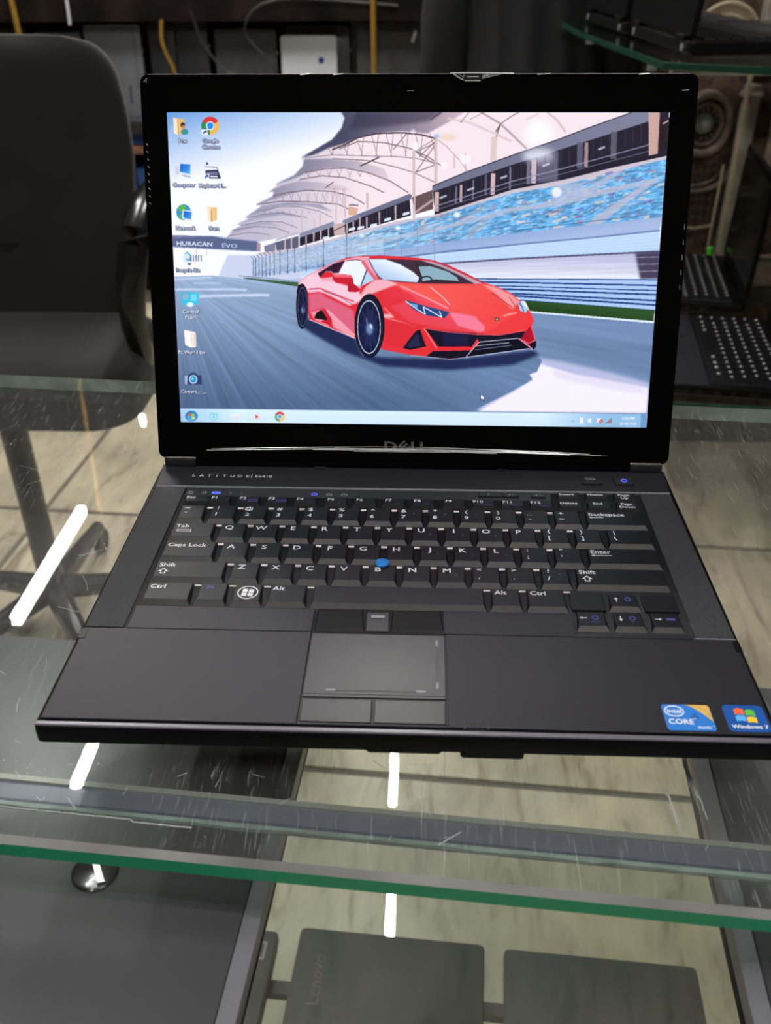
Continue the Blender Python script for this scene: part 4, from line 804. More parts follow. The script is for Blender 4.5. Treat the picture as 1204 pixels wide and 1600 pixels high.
# keys ---------------------------------------------------------------
U = 19.05; VP = 19.84; KX = -142.875; KY = 87.15
def key(x0, x1, y0, y1, main=None, sub=None, blue=None, kind='letter', low=False):
    zt = 32.6 if not low else 32.2; hw = .45
    a, b2, c, d = x0 + hw, x1 - hw, y0 + .3, y1 - 1.0
    il, ifr, ib = (2.0, 3.3, .8) if y1 - y0 > 12 else (1.7, 1.9, .6)
    sd = il - .15
    L = [[(a + .8, c + .4, 28.0), (b2 - .8, c + .4, 28.0), (b2 - sd, d, 28.0), (a + sd, d, 28.0)], [(a, c, 29.0), (b2, c, 29.0), (b2 - sd, d, 29.0), (a + sd, d, 29.0)],
         [(a, c, 29.6), (b2, c, 29.6), (b2 - sd, d, 29.6), (a + sd, d, 29.6)],
         [(x, y, zt - .15) for x, y in ((a + il, c + ifr), (b2 - il, c + ifr), (b2 - il, d - ib), (a + il, d - ib))],
         [(x, y, zt) for x, y in ((a + il + .3, c + ifr + .35), (b2 - il - .3, c + ifr + .35), (b2 - il - .3, d - ib - .3), (a + il + .3, d - ib - .3))]]
    k = MB().loft(L).build('key', M['key'], lap)
    if not (main or sub or blue): return k
    t = MB(); z = zt + .06; lx = a + il; ty = d - ib
    if kind == 'letter':
        t.text(main, lx + 4.8, ty - 4.0, 5.6, z, bold=.012, sx=1.16)
        if blue: t.text(blue, lx + 10.0, ty - 8.0, 3.1, z, mi=1)
    elif kind == 'dual':
        if sub: t.text(sub, lx + 3.6, ty - 2.6, 4.8 if sub not in '~_-+=' else 5.4, z, bold=.012, sx=1.14)
        if main: t.text(main, lx + 3.4, ty - 9.2, 5.0, z, bold=.012, sx=1.14)
        if blue: t.text(blue, lx + 9.6, ty - 5.8, 3.1, z, mi=1)
    elif kind == 'word':
        t.text(main, lx + 1.2, ty - 3.2, 4.7, z, align='l', bold=.010, sx=1.12)
    elif kind == 'f':
        t.text(main, lx + 3.2, ty - 2.5, 3.9, z, bold=.012, sx=1.14)
        if blue: t.text(blue, lx + 8.6, ty - 6.0, 2.5, z, mi=1, sx=1.0)
    elif kind == 'small':
        for i_, s_ in enumerate(main.split('|')): t.text(s_, lx + 5.8, ty - 2.4 - i_ * 3.4, 3.5, z, bold=.012, sx=1.12)
    t.build('legend', [M['legend'], M['legend_blue']], k)
    return k
def legend(k, fn, mats=None): b_ = MB(); fn(b_); b_.build('legend', mats or [M['legend'], M['legend_blue']], k)
def row(i): return KY + i * VP, KY + (i + 1) * VP
rows = {1: ('ZXCVBNM', 2.25), 2: ('ASDFGHJKL', 1.75), 3: ('QWERTYUIOP', 1.5)}
bl = {'U': '4', 'I': '5', 'O': '6', 'P': '*', 'J': '1', 'K': '2', 'L': '3', 'M': '0'}
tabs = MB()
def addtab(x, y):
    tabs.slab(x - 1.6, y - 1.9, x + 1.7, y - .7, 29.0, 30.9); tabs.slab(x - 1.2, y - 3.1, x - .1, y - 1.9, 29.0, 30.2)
for i, (chs, off) in rows.items():
    y0, y1 = row(i)
    for j, ch in enumerate(chs):
        x = KX + (off + j) * U; key(x, x + U, y0, y1, ch, blue=bl.get(ch)); addtab(x, y1)
for j, (mn, sb, bb) in enumerate([('`', '~', None), ('1', '!', None), ('2', '@', None), ('3', '#', None), ('4', '$', None), ('5', '%', None), ('6', '^', None), ('7', '&', '7'), ('8', '*', '8'), ('9', '(', '9'), ('0', ')', '/'), ('-', '_', None), ('=', '+', None)]):
    y0, y1 = row(4); x = KX + j * U; key(x, x + U, y0, y1, mn, sb, bb, 'dual')
    if j: addtab(x, y1)
for (i, u0, lst) in ((3, 11.5, [('[', '{', None), (']', '}', None)]), (2, 10.75, [(';', ':', '-'), ("'", '"', None)]), (1, 9.25, [(',', '<', None), ('.', '>', '.'), ('/', '?', '+')])):
    y0, y1 = row(i)
    for j, (mn, sb, bb) in enumerate(lst): x = KX + (u0 + j) * U; key(x, x + U, y0, y1, mn, sb, bb, 'dual'); addtab(x, y1)
y0, y1 = row(3); key(KX + 13.5 * U, KX + 15 * U, y0, y1, '\\', '|', None, 'dual')
k = key(KX, KX + 1.5 * U, y0, y1, 'Tab', kind='word'); legend(k, lambda b: (b.slab(KX + 5.2, y1 - 9.2, KX + 13.5, y1 - 8.9, 32.6, 32.68), b.slab(KX + 5.2, y1 - 10.9, KX + 13.5, y1 - 10.6, 32.6, 32.68), b.slab(KX + 5.0, y1 - 10.9, KX + 5.3, y1 - 8.6, 32.6, 32.68), b.slab(KX + 13.4, y1 - 11.3, KX + 13.7, y1 - 8.9, 32.6, 32.68)))
y0, y1 = row(2); k = key(KX, KX + 1.75 * U, y0, y1, 'Caps Lock', kind='word'); MB().slab(KX + 25.2, y0 + 4, KX + 25.6, y1 - 2.2, 32.6, 32.66).build('key_step', M['tray'], k)
k = key(KX + 12.75 * U, KX + 15 * U, y0, y1, 'Enter', kind='word'); ex = KX + 12.75 * U; legend(k, lambda b: (b.slab(ex + 4.2, y1 - 8.9, ex + 15, y1 - 8.5, 32.6, 32.68), b.poly([(ex + 3.4, y1 - 8.7), (ex + 5.4, y1 - 7.9), (ex + 5.4, y1 - 9.5)], 32.6, 32.68)))
y0, y1 = row(4); k = key(KX + 13 * U, KX + 15 * U, y0, y1, 'Backspace', kind='word'); ex2 = KX + 13 * U; legend(k, lambda b: (b.slab(ex2 + 4.2, y1 - 8.9, ex2 + 12, y1 - 8.5, 32.6, 32.68), b.poly([(ex2 + 3.4, y1 - 8.7), (ex2 + 5.4, y1 - 7.9), (ex2 + 5.4, y1 - 9.5)], 32.6, 32.68)))
def shiftarrow(cx, cy):
    o = [(0, 2.6), (-2.9, -.2), (-1.4, -.2), (-1.4, -2.4), (1.4, -2.4), (1.4, -.2), (2.9, -.2)]; i_ = [(0, 1.8), (-1.7, .25), (-.9, .25), (-.9, -1.9), (.9, -1.9), (.9, .25), (1.7, .25)]
    return lambda b: b.ring([(cx + x, cy + y) for x, y in o], [(cx + x, cy + y) for x, y in i_], 32.6, 32.68)
y0, y1 = row(1); k = key(KX, KX + 2.25 * U, y0, y1, 'Shift', kind='word'); legend(k, shiftarrow(KX + 7, y1 - 11))
k = key(KX + 12.25 * U, KX + 15 * U, y0, y1, 'Shift', kind='word'); legend(k, shiftarrow(KX + 12.25 * U + 7.5, y1 - 11))
y0, y1 = row(0)
key(KX, KX + 1.5 * U, y0, y1, 'Ctrl', kind='word')
k = key(KX + 1.5 * U, KX + 2.5 * U, y0, y1); legend(k, lambda b: b.text('Fn', KX + 1.5 * U + 8, y1 - 5, 4.3, 32.66, bold=.01), [M['legend_blue']])
k = key(KX + 2.5 * U, KX + 3.5 * U, y0, y1)
def winkey(b):
    cx, cy = KX + 3 * U + .2, (y0 + y1) / 2 + .8
    cir = lambda r: [(cx + r * math.cos(a), cy + r * math.sin(a)) for a in np.linspace(0, 2 * math.pi, 30)[:-1]]
    b.ring(cir(5.6), cir(5.0), 32.6, 32.7)
    for dx, dy in ((-1.7, 1.6), (1.7, 1.3), (-1.9, -1.7), (1.5, -2.0)): b.poly([(cx + dx - 1.4, cy + dy - 1.2), (cx + dx + 1.3, cy + dy - 1.6), (cx + dx + 1.6, cy + dy + 1.2), (cx + dx - 1.1, cy + dy + 1.5)], 32.6, 32.7)
legend(k, winkey)
key(KX + 3.5 * U, KX + 4.75 * U, y0, y1, 'Alt', kind='word'); key(KX + 4.75 * U, KX + 9.75 * U, y0, y1)
key(KX + 9.75 * U, KX + 10.75 * U, y0, y1, 'Alt', kind='word'); key(KX + 10.75 * U, KX + 12 * U, y0, y1, 'Ctrl', kind='word')
for u in (1.5, 2.5, 3.5, 4.75, 9.75, 10.75, 12): tabs.slab(KX + u * U - 1.8, y1 - 1.5, KX + u * U + 1.8, y1 - .8, 29, 30.8)
for u in (.9, 2.0, 10.1): tabs.slab(KX + u * U - 2.5, y0 - .9, KX + u * U + 2.5, y0 - .3, 28.2, 28.9)
tabs.slab(KX + 12.4 * U, y1 - 1.1, KX + 12.7 * U, y1 - .3, 29, 29.9); tabs.slab(KX + 12.9 * U, y1 - 1.1, KX + 13.3 * U, y1 - .4, 29, 29.9)
# arrow cluster: two blank blocks, four arrows
ax = KX + 12 * U + .3; ym = 89.6
for x0 in (ax, ax + 2 * U - .2): MB().slab(x0 + .5, ym + .2, x0 + U - .7, ym + 14.6, 28, 31.6, .5, .4).build('blank_key', M['key'], lap)
def arr(k, cx, cy, dr, sym):
    def f(b):
        c, s = math.cos(dr), math.sin(dr); R_ = lambda x, y: (cx + x * c - y * s, cy + x * s + y * c)
        b.poly([R_(-1.8, -.22), (R_(.6, -.22)), R_(.6, .22), R_(-1.8, .22)], 32.2, 32.3); b.poly([R_(.5, -1.0), R_(2.0, 0), R_(.5, 1.0)], 32.2, 32.3)
        o = lambda r, ox=6.0: [(cx + ox + r * math.cos(a), cy + .4 + r * math.sin(a)) for a in np.linspace(0, 6.0, 14)]
        if sym == 'bar': b.slab(cx + 4.2, cy - .8, cx + 8.6, cy + .9, 32.2, 32.3, .6, mi=1)
        else:
            b.ring(o(1.7), o(1.15), 32.2, 32.3, mi=1)
            if sym == 'auto': b.text('Auto', cx + 6.2, cy - 2.8, 2.3, 32.3, mi=1)
            elif sym == 'up': b.poly([(cx + 5.3, cy + 2.8), (cx + 6.7, cy + 2.8), (cx + 6, cy + 3.7)], 32.2, 32.3, mi=1)
            else: b.poly([(cx + 5.3, cy - 2.2), (cx + 6.7, cy - 2.2), (cx + 6, cy - 3.1)], 32.2, 32.3, mi=1)
    legend(k, f)
k = key(ax + U, ax + 2 * U - .4, ym - .6, ym + 15.2, low=True); arr(k, ax + U + 5.6, ym + 8.6, math.pi / 2, 'up')
for j, (d_, s_) in enumerate(((math.pi, 'auto'), (-math.pi / 2, 'dn'), (0, 'bar'))):
    k = key(ax + j * (U - .15), ax + (j + 1) * (U - .15) - .3, 72.6, ym - .3, low=True); arr(k, ax + j * U + 5.2, 82.4, d_, s_)
# function row
fy0, fy1 = 187.4, 198.2
fx = [-141.8, -119.5, -101.3, -83.4, -65.4, -46.2, -28.2, -10.2, 7.8, 27.2, 45.4, 63.4, 81.0]
fb = [None, '☾', '▭', '▭', '0', '0', None, 'z/m', 'z/m', None, 'SysRq', 'PrtScr', 'Pause']
for j, x in enumerate(fx):
    nm = 'Esc' if j == 0 else 'F%d' % j; wdt = 19.5 if j == 0 else (17.4 if j < 12 else 17.6)
    k = key(x - (8.5 if j else 1.0), x - (8.5 if j else 1.0) + wdt - (.2 if j else 0), fy0, fy1, nm, kind='f', blue=fb[j] if (fb[j] and fb[j][0] not in '☾▭') else None) if j else key(-142.6, -123.8, fy0, fy1, 'Esc', kind='f')
    if fb[j] == '▭': legend(k, lambda b, x=x: b.ring(rr(x + .2, 190.1, x + 6.2, 192.5, .4), rr(x + .7, 190.6, x + 5.7, 192.0, .2), 32.6, 32.68, mi=1))
    if fb[j] == '☾': legend(k, lambda b, x=x: b.text('c', x + 2, 191.6, 3, 32.66, mi=1))
for r_, (ya, yb, names) in enumerate(((197.9, 208.4, ('Insert', 'Home', 'Page|Up')), (187.4, 197.9, ('Delete', 'End', 'Page|Down')))):
    for j, nm in enumerate(names):
        x = 90.3 + j * 17.7; key(x, x + 17.6, ya, yb, nm, kind='small')
tabs.build('backing_glints', M['tab'], lap, label='pale tabs painting the glints of the metal backing between the keys')['kind'] = 'stuff'
# pointing stick
MB().lathe([(0, 26), (3.0, 27), (3.0, 31.8), (3.5, 32.4), (3.9, 33.0), (3.9, 33.8), (3.2, 34.3), (1.6, 34.5), (0, 34.5)], (-14.4, 126.0, 0), 28).build('pointing_stick', M['blue'], lap, smooth=True)

# stickers -----------------------------------------------------------
M['st_blue'] = mat('sticker_blue', (.028, .19, .60), .3); M['st_blue2'] = mat('sticker_deep_blue', (.012, .085, .34), .3); M['st_gold'] = mat('sticker_gold', (.72, .47, .12), .35, noise=.25, nscale=400)
M['st_white'] = mat('sticker_white', (.85, .88, .9), .4); M['w_red'] = mat('flag_red', (.85, .13, .03), .4); M['w_green'] = mat('flag_green', (.12, .5, .04), .4); M['w_blue'] = mat('flag_blue', (.10, .42, .85), .4); M['w_yel'] = mat('flag_yellow', (.9, .55, .03), .4)
s1 = MB().slab(117.6, 5.9, 139.2, 21.9, 31.2, 31.5, 1.6, .1).build('processor_sticker', M['st_blue'], lap, label='blue and gold rectangular sticker')
arc = [(127.5, 21.7)] + [(127.5 + 11.4 * t, 21.7 - 10.5 * t ** 1.75) for t in np.linspace(.1, 1, 9)]
MB().poly(arc + [(139.1, 20.3), (138.7, 21.3), (137.6, 21.8)], 31.5, 31.56).build('sticker_gold', M['st_gold'], s1)
b_ = MB(); o = lambda rx, ry, n=30: [(122.8 + rx * math.cos(a), 17.6 + ry * math.sin(a)) for a in np.linspace(.35, 6.1, n)]
b_.ring(o(4.5, 3.4), o(4.0, 2.85), 31.56, 31.6); b_.text('intel', 122.8, 17.7, 3.6, 31.6, bold=.02, sx=1.08); b_.text('CORE', 124.5, 11.2, 4.3, 31.6, bold=.015, sx=1.0); b_.text('TM', 130.9, 13.0, 1.2, 31.6); b_.text('inside', 134.2, 7.9, 2.3, 31.6, bold=.02, sx=1.1); b_.text('i5', 131.2, 14.4, 5.2, 31.58, mi=1, bold=.01); b_.text('TM', 138.1, 8.7, .9, 31.6)
b_.build('sticker_print', [M['st_white'], M['st_blue2']], s1)
s2 = MB().slab(145.0, 5.9, 163.3, 22.3, 31.2, 31.5, 2.2, .1).build('system_sticker', M['st_blue2'], lap, label='deep blue square sticker')
b_ = MB()
for mi, (cx, cy) in enumerate(((151.8, 18.2), (156.6, 17.5), (151.6, 14.0), (156.4, 13.1))):
    P = [(cx - 2.1, cy - 1.7), (cx + 0, cy - 1.3), (cx + 2.2, cy - 1.9), (cx + 2.3, cy + 1.6), (cx + .1, cy + 2.2), (cx - 2.0, cy + 1.6)]
    b_.poly(P, 31.5, 31.56, mi=mi)
b_.build('flag_print', [M['w_red'], M['w_green'], M['w_blue'], M['w_yel']], s2)
MB().text('Windows 7', 154.4, 9.0, 3.15, 31.56, bold=.018, sx=1.08).build('sticker_print', M['st_white'], s2)

# lid ------------------------------------------------------------------
TH = .3338; cT, sT = math.cos(TH), math.sin(TH)
def lt(x, h, d): return (x, 235.2 + h * sT + d * cT, 37.4 + h * cT - d * sT)      # d: depth behind the front plane
HL = 235.4
lid = MB().slab(X0, 0, X1, HL, .8, 8.5, 5, 0, tf=lt); lid.build('lid_back', mat('lid_shell', (.03, .03, .033), .4), lap)
sx0, sx1, sy0, sy1 = -151.95, 151.75, 24.2, 214.0
inner = rr(sx0, sy0, sx1, sy1, .4); outer = rr(X0, 0, X1, HL, 5)
bz = MB().loft([[lt(x, y, .9) for x, y in outer], [lt(x, y, .25) for x, y in outer], [lt(x, y, 0) for x, y in rr(X0 + .5, .5, X1 - .5, HL - .5, 4.6)], [lt(x, y, 0) for x, y in inner], [lt(x, y, .8) for x, y in inner]], 0, (False, False)).build('bezel', M['gloss'], lap)
rim = MB()
rim.tube([lt(X0 + 5, HL - .2, .5), lt(X1 - 5, HL - .2, .5)], .35, 6); rim.tube([lt(X1 - .2, HL - 5, .5), lt(X1 - .2, 6, .5)], .25, 6)
rim.build('lid_rim', M['silver_edge'], lap, label='thin pale rim line of the lid')
me = bpy.data.meshes.new('screen'); me.from_pydata([tuple((np.array(lt(x, y, .6)) - np.array((0, 119, 0))) * MM) for x, y in ((sx0, sy0), (sx1, sy0), (sx1, sy1), (sx0, sy1))], [], [(0, 1, 2, 3)])
uv = me.uv_layers.new(name='uv'); uv.data.foreach_set('uv', [0, 0, 1, 0, 1, 1, 0, 1]); me.materials.append(M['screen'])
so = bpy.data.objects.new('screen', me); COL.objects.link(so); so.parent = lap; so['_org'] = [0, 0, 0]; so['label'] = 'lit screen with desktop icons over a red sports car on a race track'
b_ = MB()
for ch, x, r_ in (('D', -13.6, 0), ('E', -4.6, .7), ('L', 2.6, 0), ('L', 8.6, 0)): b_.text(ch, x, 10.2, 8.2, -.05, sx=1.45, bold=.03, rot=r_, tf=lt)
b_.build('maker_lettering', mat('logo_grey', (.07, .07, .075), .4), bz)
b_ = MB(); b_.slab(-5.5, 225.7, -1.5, 226.1, -.04, 0, tf=lt); b_.build('webcam_mark', M['legend_grey'], bz)
lk = MB().slab(28.5, 230.2, 39, 235.0, -2.2, .2, 1, .3, tf=lt).build('lid_latch', M['shinyblack'], lap)
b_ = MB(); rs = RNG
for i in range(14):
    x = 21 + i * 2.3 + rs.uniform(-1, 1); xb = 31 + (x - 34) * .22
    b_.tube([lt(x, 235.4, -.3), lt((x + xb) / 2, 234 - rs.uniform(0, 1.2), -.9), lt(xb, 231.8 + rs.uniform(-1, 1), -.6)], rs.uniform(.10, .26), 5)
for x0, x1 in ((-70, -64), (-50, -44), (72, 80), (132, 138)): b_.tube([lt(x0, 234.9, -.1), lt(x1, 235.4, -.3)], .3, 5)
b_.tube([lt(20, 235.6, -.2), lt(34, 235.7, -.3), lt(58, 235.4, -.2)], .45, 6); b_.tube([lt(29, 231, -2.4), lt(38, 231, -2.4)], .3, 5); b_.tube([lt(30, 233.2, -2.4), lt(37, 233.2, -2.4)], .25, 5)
b_.build('film_crease_glint', M['glint'], lap, label='crumpled clear film round the latch, its glints painted pale')['kind'] = 'stuff'
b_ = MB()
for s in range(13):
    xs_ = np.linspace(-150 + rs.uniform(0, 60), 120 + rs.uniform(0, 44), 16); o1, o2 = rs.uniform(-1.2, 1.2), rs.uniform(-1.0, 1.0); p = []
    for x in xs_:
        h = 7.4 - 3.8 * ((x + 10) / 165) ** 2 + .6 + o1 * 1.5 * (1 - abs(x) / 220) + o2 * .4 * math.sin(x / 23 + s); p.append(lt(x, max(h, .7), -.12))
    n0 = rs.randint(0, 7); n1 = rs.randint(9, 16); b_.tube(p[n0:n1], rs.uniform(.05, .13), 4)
b_.build('film_crease_glint', M['glint'], lap, label='thin creases of protective film along the lower bezel, their shine painted pale')['kind'] = 'stuff'
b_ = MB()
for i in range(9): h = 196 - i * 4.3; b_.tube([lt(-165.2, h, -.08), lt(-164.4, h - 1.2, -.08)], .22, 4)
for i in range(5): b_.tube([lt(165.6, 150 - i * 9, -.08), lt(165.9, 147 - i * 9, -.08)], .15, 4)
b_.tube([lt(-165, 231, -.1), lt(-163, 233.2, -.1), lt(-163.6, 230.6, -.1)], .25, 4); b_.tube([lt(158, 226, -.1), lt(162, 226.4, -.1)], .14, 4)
b_.build('film_crease_glint', M['glint'], lap, label='small bubbles of protective film at the lid sides, glints painted pale')['kind'] = 'stuff'
# hinge barrel between base and lid
MB().tube([(-164, 241.5, 32.5), (164, 241.5, 32.5)], 6.8, 16).build('hinge_cover', M['gloss'], lap, smooth=True)
for x0, x1 in ((-163, -143), (143, 163)): MB().tube([(x0, 240.2, 33.2), (x1, 240.2, 33.2)], 6.95, 16).build('hinge', mat('hinge_grey', (.012, .012, .013), .25), lap, smooth=True)
MB().tube([(-118, 235.8, 35.4), (150, 235.8, 35.4)], .3, 6).build('hinge_shine_line', M['silver_edge'], lap)  # pale line painting the shine along the hinge barrel

# ------------------------------------------------------------------ office chair behind the counter
ch = thing('office_chair', 'black fabric office chair with shiny plastic arms, behind the counter at left', 'chair', (-775, 1300, FZ))
def hw(z):
    zs = [-330, -293, -204, -119, -6, 60, 109, 140, 158, 175, 186, 193]; ws = [185, 197, 223, 247, 265, 267, 264, 258, 250, 236, 216, 180]
    return float(np.interp(z, zs, ws))
def bx(z): return -775 + 0 * z
L = []
for z in np.concatenate([np.linspace(-330, 100, 14), np.linspace(120, 193, 9)]):
    h = hw(z); yc = 1400 + 22 * math.sin((z + 330) / 520 * math.pi) + (z > 100) * (z - 100) * .12; th = 38 if z < 120 else 38 * math.sqrt(max(.05, 1 - ((z - 120) / 76) ** 2))
    l = []
    for k in range(36):
        a = 2 * math.pi * k / 36; ca, sa = math.cos(a), math.sin(a); ex = .45
        x = h * math.copysign(abs(ca) ** ex, ca); y = th * math.copysign(abs(sa) ** .8, sa)
        l.append((-775 + x, yc + y + 26 * (x / h) ** 2 * -1, z))
    L.append(l)
MB().loft(L).build('backrest', M['fabric'], ch, smooth=True)
L = []
for z, ins in ((-395, 24), (-385, 6), (-360, 0), (-320, 0), (-298, 6), (-286, 22), (-281, 60)):
    L.append([(x, y - 0 * z, z + (8 if ins < 40 else 14) * math.sin((y - 1060) / 330 * math.pi)) for x, y in rr(-1062 + ins, 1068 + ins, -478 - ins, 1392 - ins * .5, 85 - ins * .8, 8)])
MB().loft(L).build('seat', M['fabric'], ch, smooth=True)
for s in (1, -1):
    X = lambda v: -775 + s * (v + 775)
    b_ = MB(); pts = [(-468, 1392, -60), (-452, 1330, -32), (-450, 1240, -36), (-456, 1170, -70), (-470, 1150, -140), (-484, 1170, -230), (-490, 1210, -310), (-540, 1240, -385), (-640, 1250, -400)]
    P = [Vector(p) for p in pts]; sm = []
    for i in range(len(P) - 1):
        for t in (0, .33, .66): 
            p0, p1, p2, p3 = P[max(i - 1, 0)], P[i], P[i + 1], P[min(i + 2, len(P) - 1)]
            sm.append(.5 * ((2 * p1) + (p2 - p0) * t + (2 * p0 - 5 * p1 + 4 * p2 - p3) * t * t + (3 * p1 - p0 - 3 * p2 + p3) * t ** 3))
    sm.append(P[-1]); b_.tube([(X(p.x), p.y, p.z) for p in sm], [19 + 7 * math.sin(min(i / 18, 1) * math.pi) for i in range(len(sm))], 12, sq=.75)
    b_.build('armrest', M['shinyblack'], ch, smooth=True)
b_ = MB(); b_.slab(-880, 1150, -670, 1330, -415, -395, 20); b_.cyl((-775, 1240, -840), 26, 426, 20); b_.build('pedestal', M['shinyblack'], ch)
MB().slab(-815, 1380, -735, 1412, -410, -150, 8).build('back_bracket', M['shinyblack'], ch)
for k in range(5):
    a = math.radians(90 + 72 * k); c, s = math.cos(a), math.sin(a)
    lg_ = MB().tube([(-775 + 20 * c, 1240 + 20 * s, -850), (-775 + 160 * c, 1240 + 160 * s, -868), (-775 + 290 * c, 1240 + 290 * s, -885)], [28, 22, 16], 10).build('leg', M['shinyblack'], ch)
    MB().cyl((-775 + 290 * c - 11, 1240 + 290 * s, -922), 28, 22, 18, 'x').build('caster', M['black'], lg_, org=(-775, 1300, FZ))

# ------------------------------------------------------------------ laptops standing in a row at the back wall, on a wooden rack
rk = thing('wall_rack', 'dark wall rack with brown shelf edge holding the row of standing laptops', 'rack', (-700, 3380, FZ))
MB().slab(-1700, 3250, 420, 3458, -276, -252).build('shelf_board', M['black'], rk)
MB().slab(-1700, 3244, 420, 3250, -282, -250).build('shelf_lip', M['black'], rk)
MB().slab(-1700, 3230, 420, 3458, -350, -330).build('shelf_board', M['wood'], rk, label='brown wooden lower board')
MB().slab(-1700, 3300, 420, 3458, -640, -620).build('shelf_board', M['black'], rk)
MB().slab(-1700, 3240, 420, 3458, 92, 118).build('shelf_board', M['brown_wall'], rk, label='mottled brown top board')
MB().slab(-1700, 3235, 420, 3243, 84, 190).build('fascia', M['brown_wall'], rk, label='mottled brown fascia above the laptops')
for x in (-1700, -930, -262, 396): MB().slab(x, 3380, x + 24, 3458, FZ, 92).build('upright', M['black'], rk)
M['slate'] = mat('slate_blue_lid', (.055, .065, .085), .45); M['greylid2'] = mat('grey_plastic_lid', (.155, .165, .185), .45, noise=.1, nscale=12); M['whitelid'] = mat('white_lid', (.62, .63, .66), .4); M['chalk'] = mat('chalky_dark_lid', (.050, .052, .056), .7, noise=.25, nscale=25); M['blk'] = mat('black_lid', (.015, .016, .02), .5)
GW = 'laptops standing in a row at the back wall'
def standing(x0, x1, zt, mt, label, edge=None, lean=22, y=3300, extra=None, zb=-252, th=24, right=False):
    t = thing('standing_laptop', label, 'laptop', ((x0 + x1) / 2, y, zb), 0, GW); a = math.atan2(lean, zt - zb); c, s = math.cos(a), math.sin(a); w_, H = (x1 - x0) / 2, (zt - zb)
    tf = lambda x, h, d: (x, d * c + h * s + th * .5, h * c - d * s + th * s)
    MB().slab(-w_ + 2, 2, w_ - 2, H - 2, 0, th * .5, 8, 1, tf=lambda x, h, d: tf(x, h, d + th * .4)).build('base', M['blk'], t, org=(0, 0, 0))
    l_ = MB().slab(-w_, 0, w_, H, -th * .35, th * .36, 9, .5, tf=lambda x, h, d: tf(x, h, -d)).build('lid', mt, t, org=(0, 0, 0), smooth=True)
    for k in (.25, .75): MB().cyl((w_ - 1, th * .6 + H * k * s, H * k), 6, 5, 10, 'x').build('hinge', edge or M['silver_edge'], t, org=(0, 0, 0))
    if extra: extra(l_, lambda x, h, d: tf(x, h, -d), w_, H, th)
    return t
def rim_(l_, tf, w, H, th): MB().ring(rr(-w + 14, 14, w - 22, H - 12, 4), rr(-w + 17, 17, w - 25, H - 15, 3), th * .36, th * .42, tf=tf).build('lid_groove', M['slate'], l_, org=(0, 0, 0)); MB().slab(w - 62, 60, w - 52, 120, th * .36, th * .4, 2, 0, tf=tf).build('lid_mark', M['slate'], l_, org=(0, 0, 0))
def dot_(l_, tf, w, H, th): MB().lathe([(0, 0), (9, 0), (9, .8), (0, .8)], (0, 0, 0), 18).loft([[tf(52 + 11 * math.cos(a), 200 + 11 * math.sin(a), th * .36) for a in np.linspace(0, 6, 16)], [tf(52 + 11 * math.cos(a), 200 + 11 * math.sin(a), th * .36 + 1) for a in np.linspace(0, 6, 16)]]) and None
def dot_(l_, tf, w, H, th):
    MB().loft([[tf(44 + 11 * math.cos(a), 203 + 11 * math.sin(a), z) for a in np.linspace(0, 6, 16)] for z in (th * .36, th * .42)]).build('badge', mat('badge_blue', (.02, .05, .25), .3), l_, org=(0, 0, 0), label='small round blue badge')
def tag_(l_, tf, w, H, th): MB().poly([(78, 262), (86, 258), (98, 296), (90, 300)], th * .36, th * .42, tf=tf).build('price_tag', M['whitelid'], l_, org=(0, 0, 0), label='small white sticker')
def strip_(l_, tf, w, H, th): MB().slab(-w + 22, 220, -w + 34, 310, th * .36, th * .42, 2, 0, tf=tf).build('lid_mark', M['greylid2'], l_, org=(0, 0, 0))
standing(-1660, -1430, 58, M['blk'], 'black standing laptop farthest left on the rack, behind the chair')
standing(-1402, -1235, 44, M['slate'], 'slate blue standing laptop just above the chair back')
standing(-1218, -1016, 66, M['greylid2'], 'light grey standing laptop between chair back and black ones', extra=rim_)
standing(-984, -892, 70, M['blk'], 'narrow black standing laptop right of the light grey one', lean=14)
standing(-886, -772, 84, M['blk'], 'tall black standing laptop with silver hinge beside the chalky one', lean=14)
standing(-748, -528, 52, M['chalk'], 'chalky dark grey standing laptop left of the white one')
standing(-496, -268, 58, M['silverlid'], 'grey edged standing laptop directly behind the white one', y=3345, lean=18)
standing(-511, -312, 30, M['whitelid'], 'white standing laptop with a round blue badge', y=3296, lean=26, extra=dot_)
standing(-238, -8, 72, M['chalk'], 'dark grey standing laptop with a small white sticker, behind the pole', extra=tag_)
standing(4, 226, 84, M['slate'], 'dark slate standing laptop right beside the person', extra=strip_)
GB = 'blue boxes on the lower rack'
for i, (x0, x1) in enumerate(((-1330, -1110), (-1100, -860))):
    b_ = MB().slab(x0, 3320, x1, 3440, -620, -420, 4, 3).build('storage_box', M['bluebox'], org=((x0 + x1) / 2, 3380, -620)); tag(b_, ['blue storage box on the low rack board behind the chair', 'blue storage box on the low rack board beside the chair arm'][i], 'box', GB)
for i, (x0, x1) in enumerate(((-1330, -1112), (-1104, -860))):
    b_ = MB().slab(x0, 3300, x1, 3440, -329.5, -277, 3, 2).build('storage_box', M['bluebox'], org=((x0 + x1) / 2, 3370, -329.5)); tag(b_, ['flat blue box squeezed under the laptops behind the chair', 'flat blue box squeezed under the light grey laptop'][i], 'box', GB)
for i, (x, lb, rz_) in enumerate(((-1409, 'thin golden pole rising above the chair back', -.04), (-173, 'thin golden pole in front of the dark grey standing laptops', 0))):
    b_ = MB().tube([(x - 60 * (i == 0), 3215, CZ - .5), (x, 3215, 40), (x + 6, 3215, FZ + 4)], 10, 12); b_.build('pole', M['gold'], org=(x, 3215, FZ), smooth=True)
    tag(bpy.context.scene.objects[-1] if False else [o for o in COL.objects if o.name.startswith('pole')][-1], lb, 'pole', 'golden poles at the back wall')
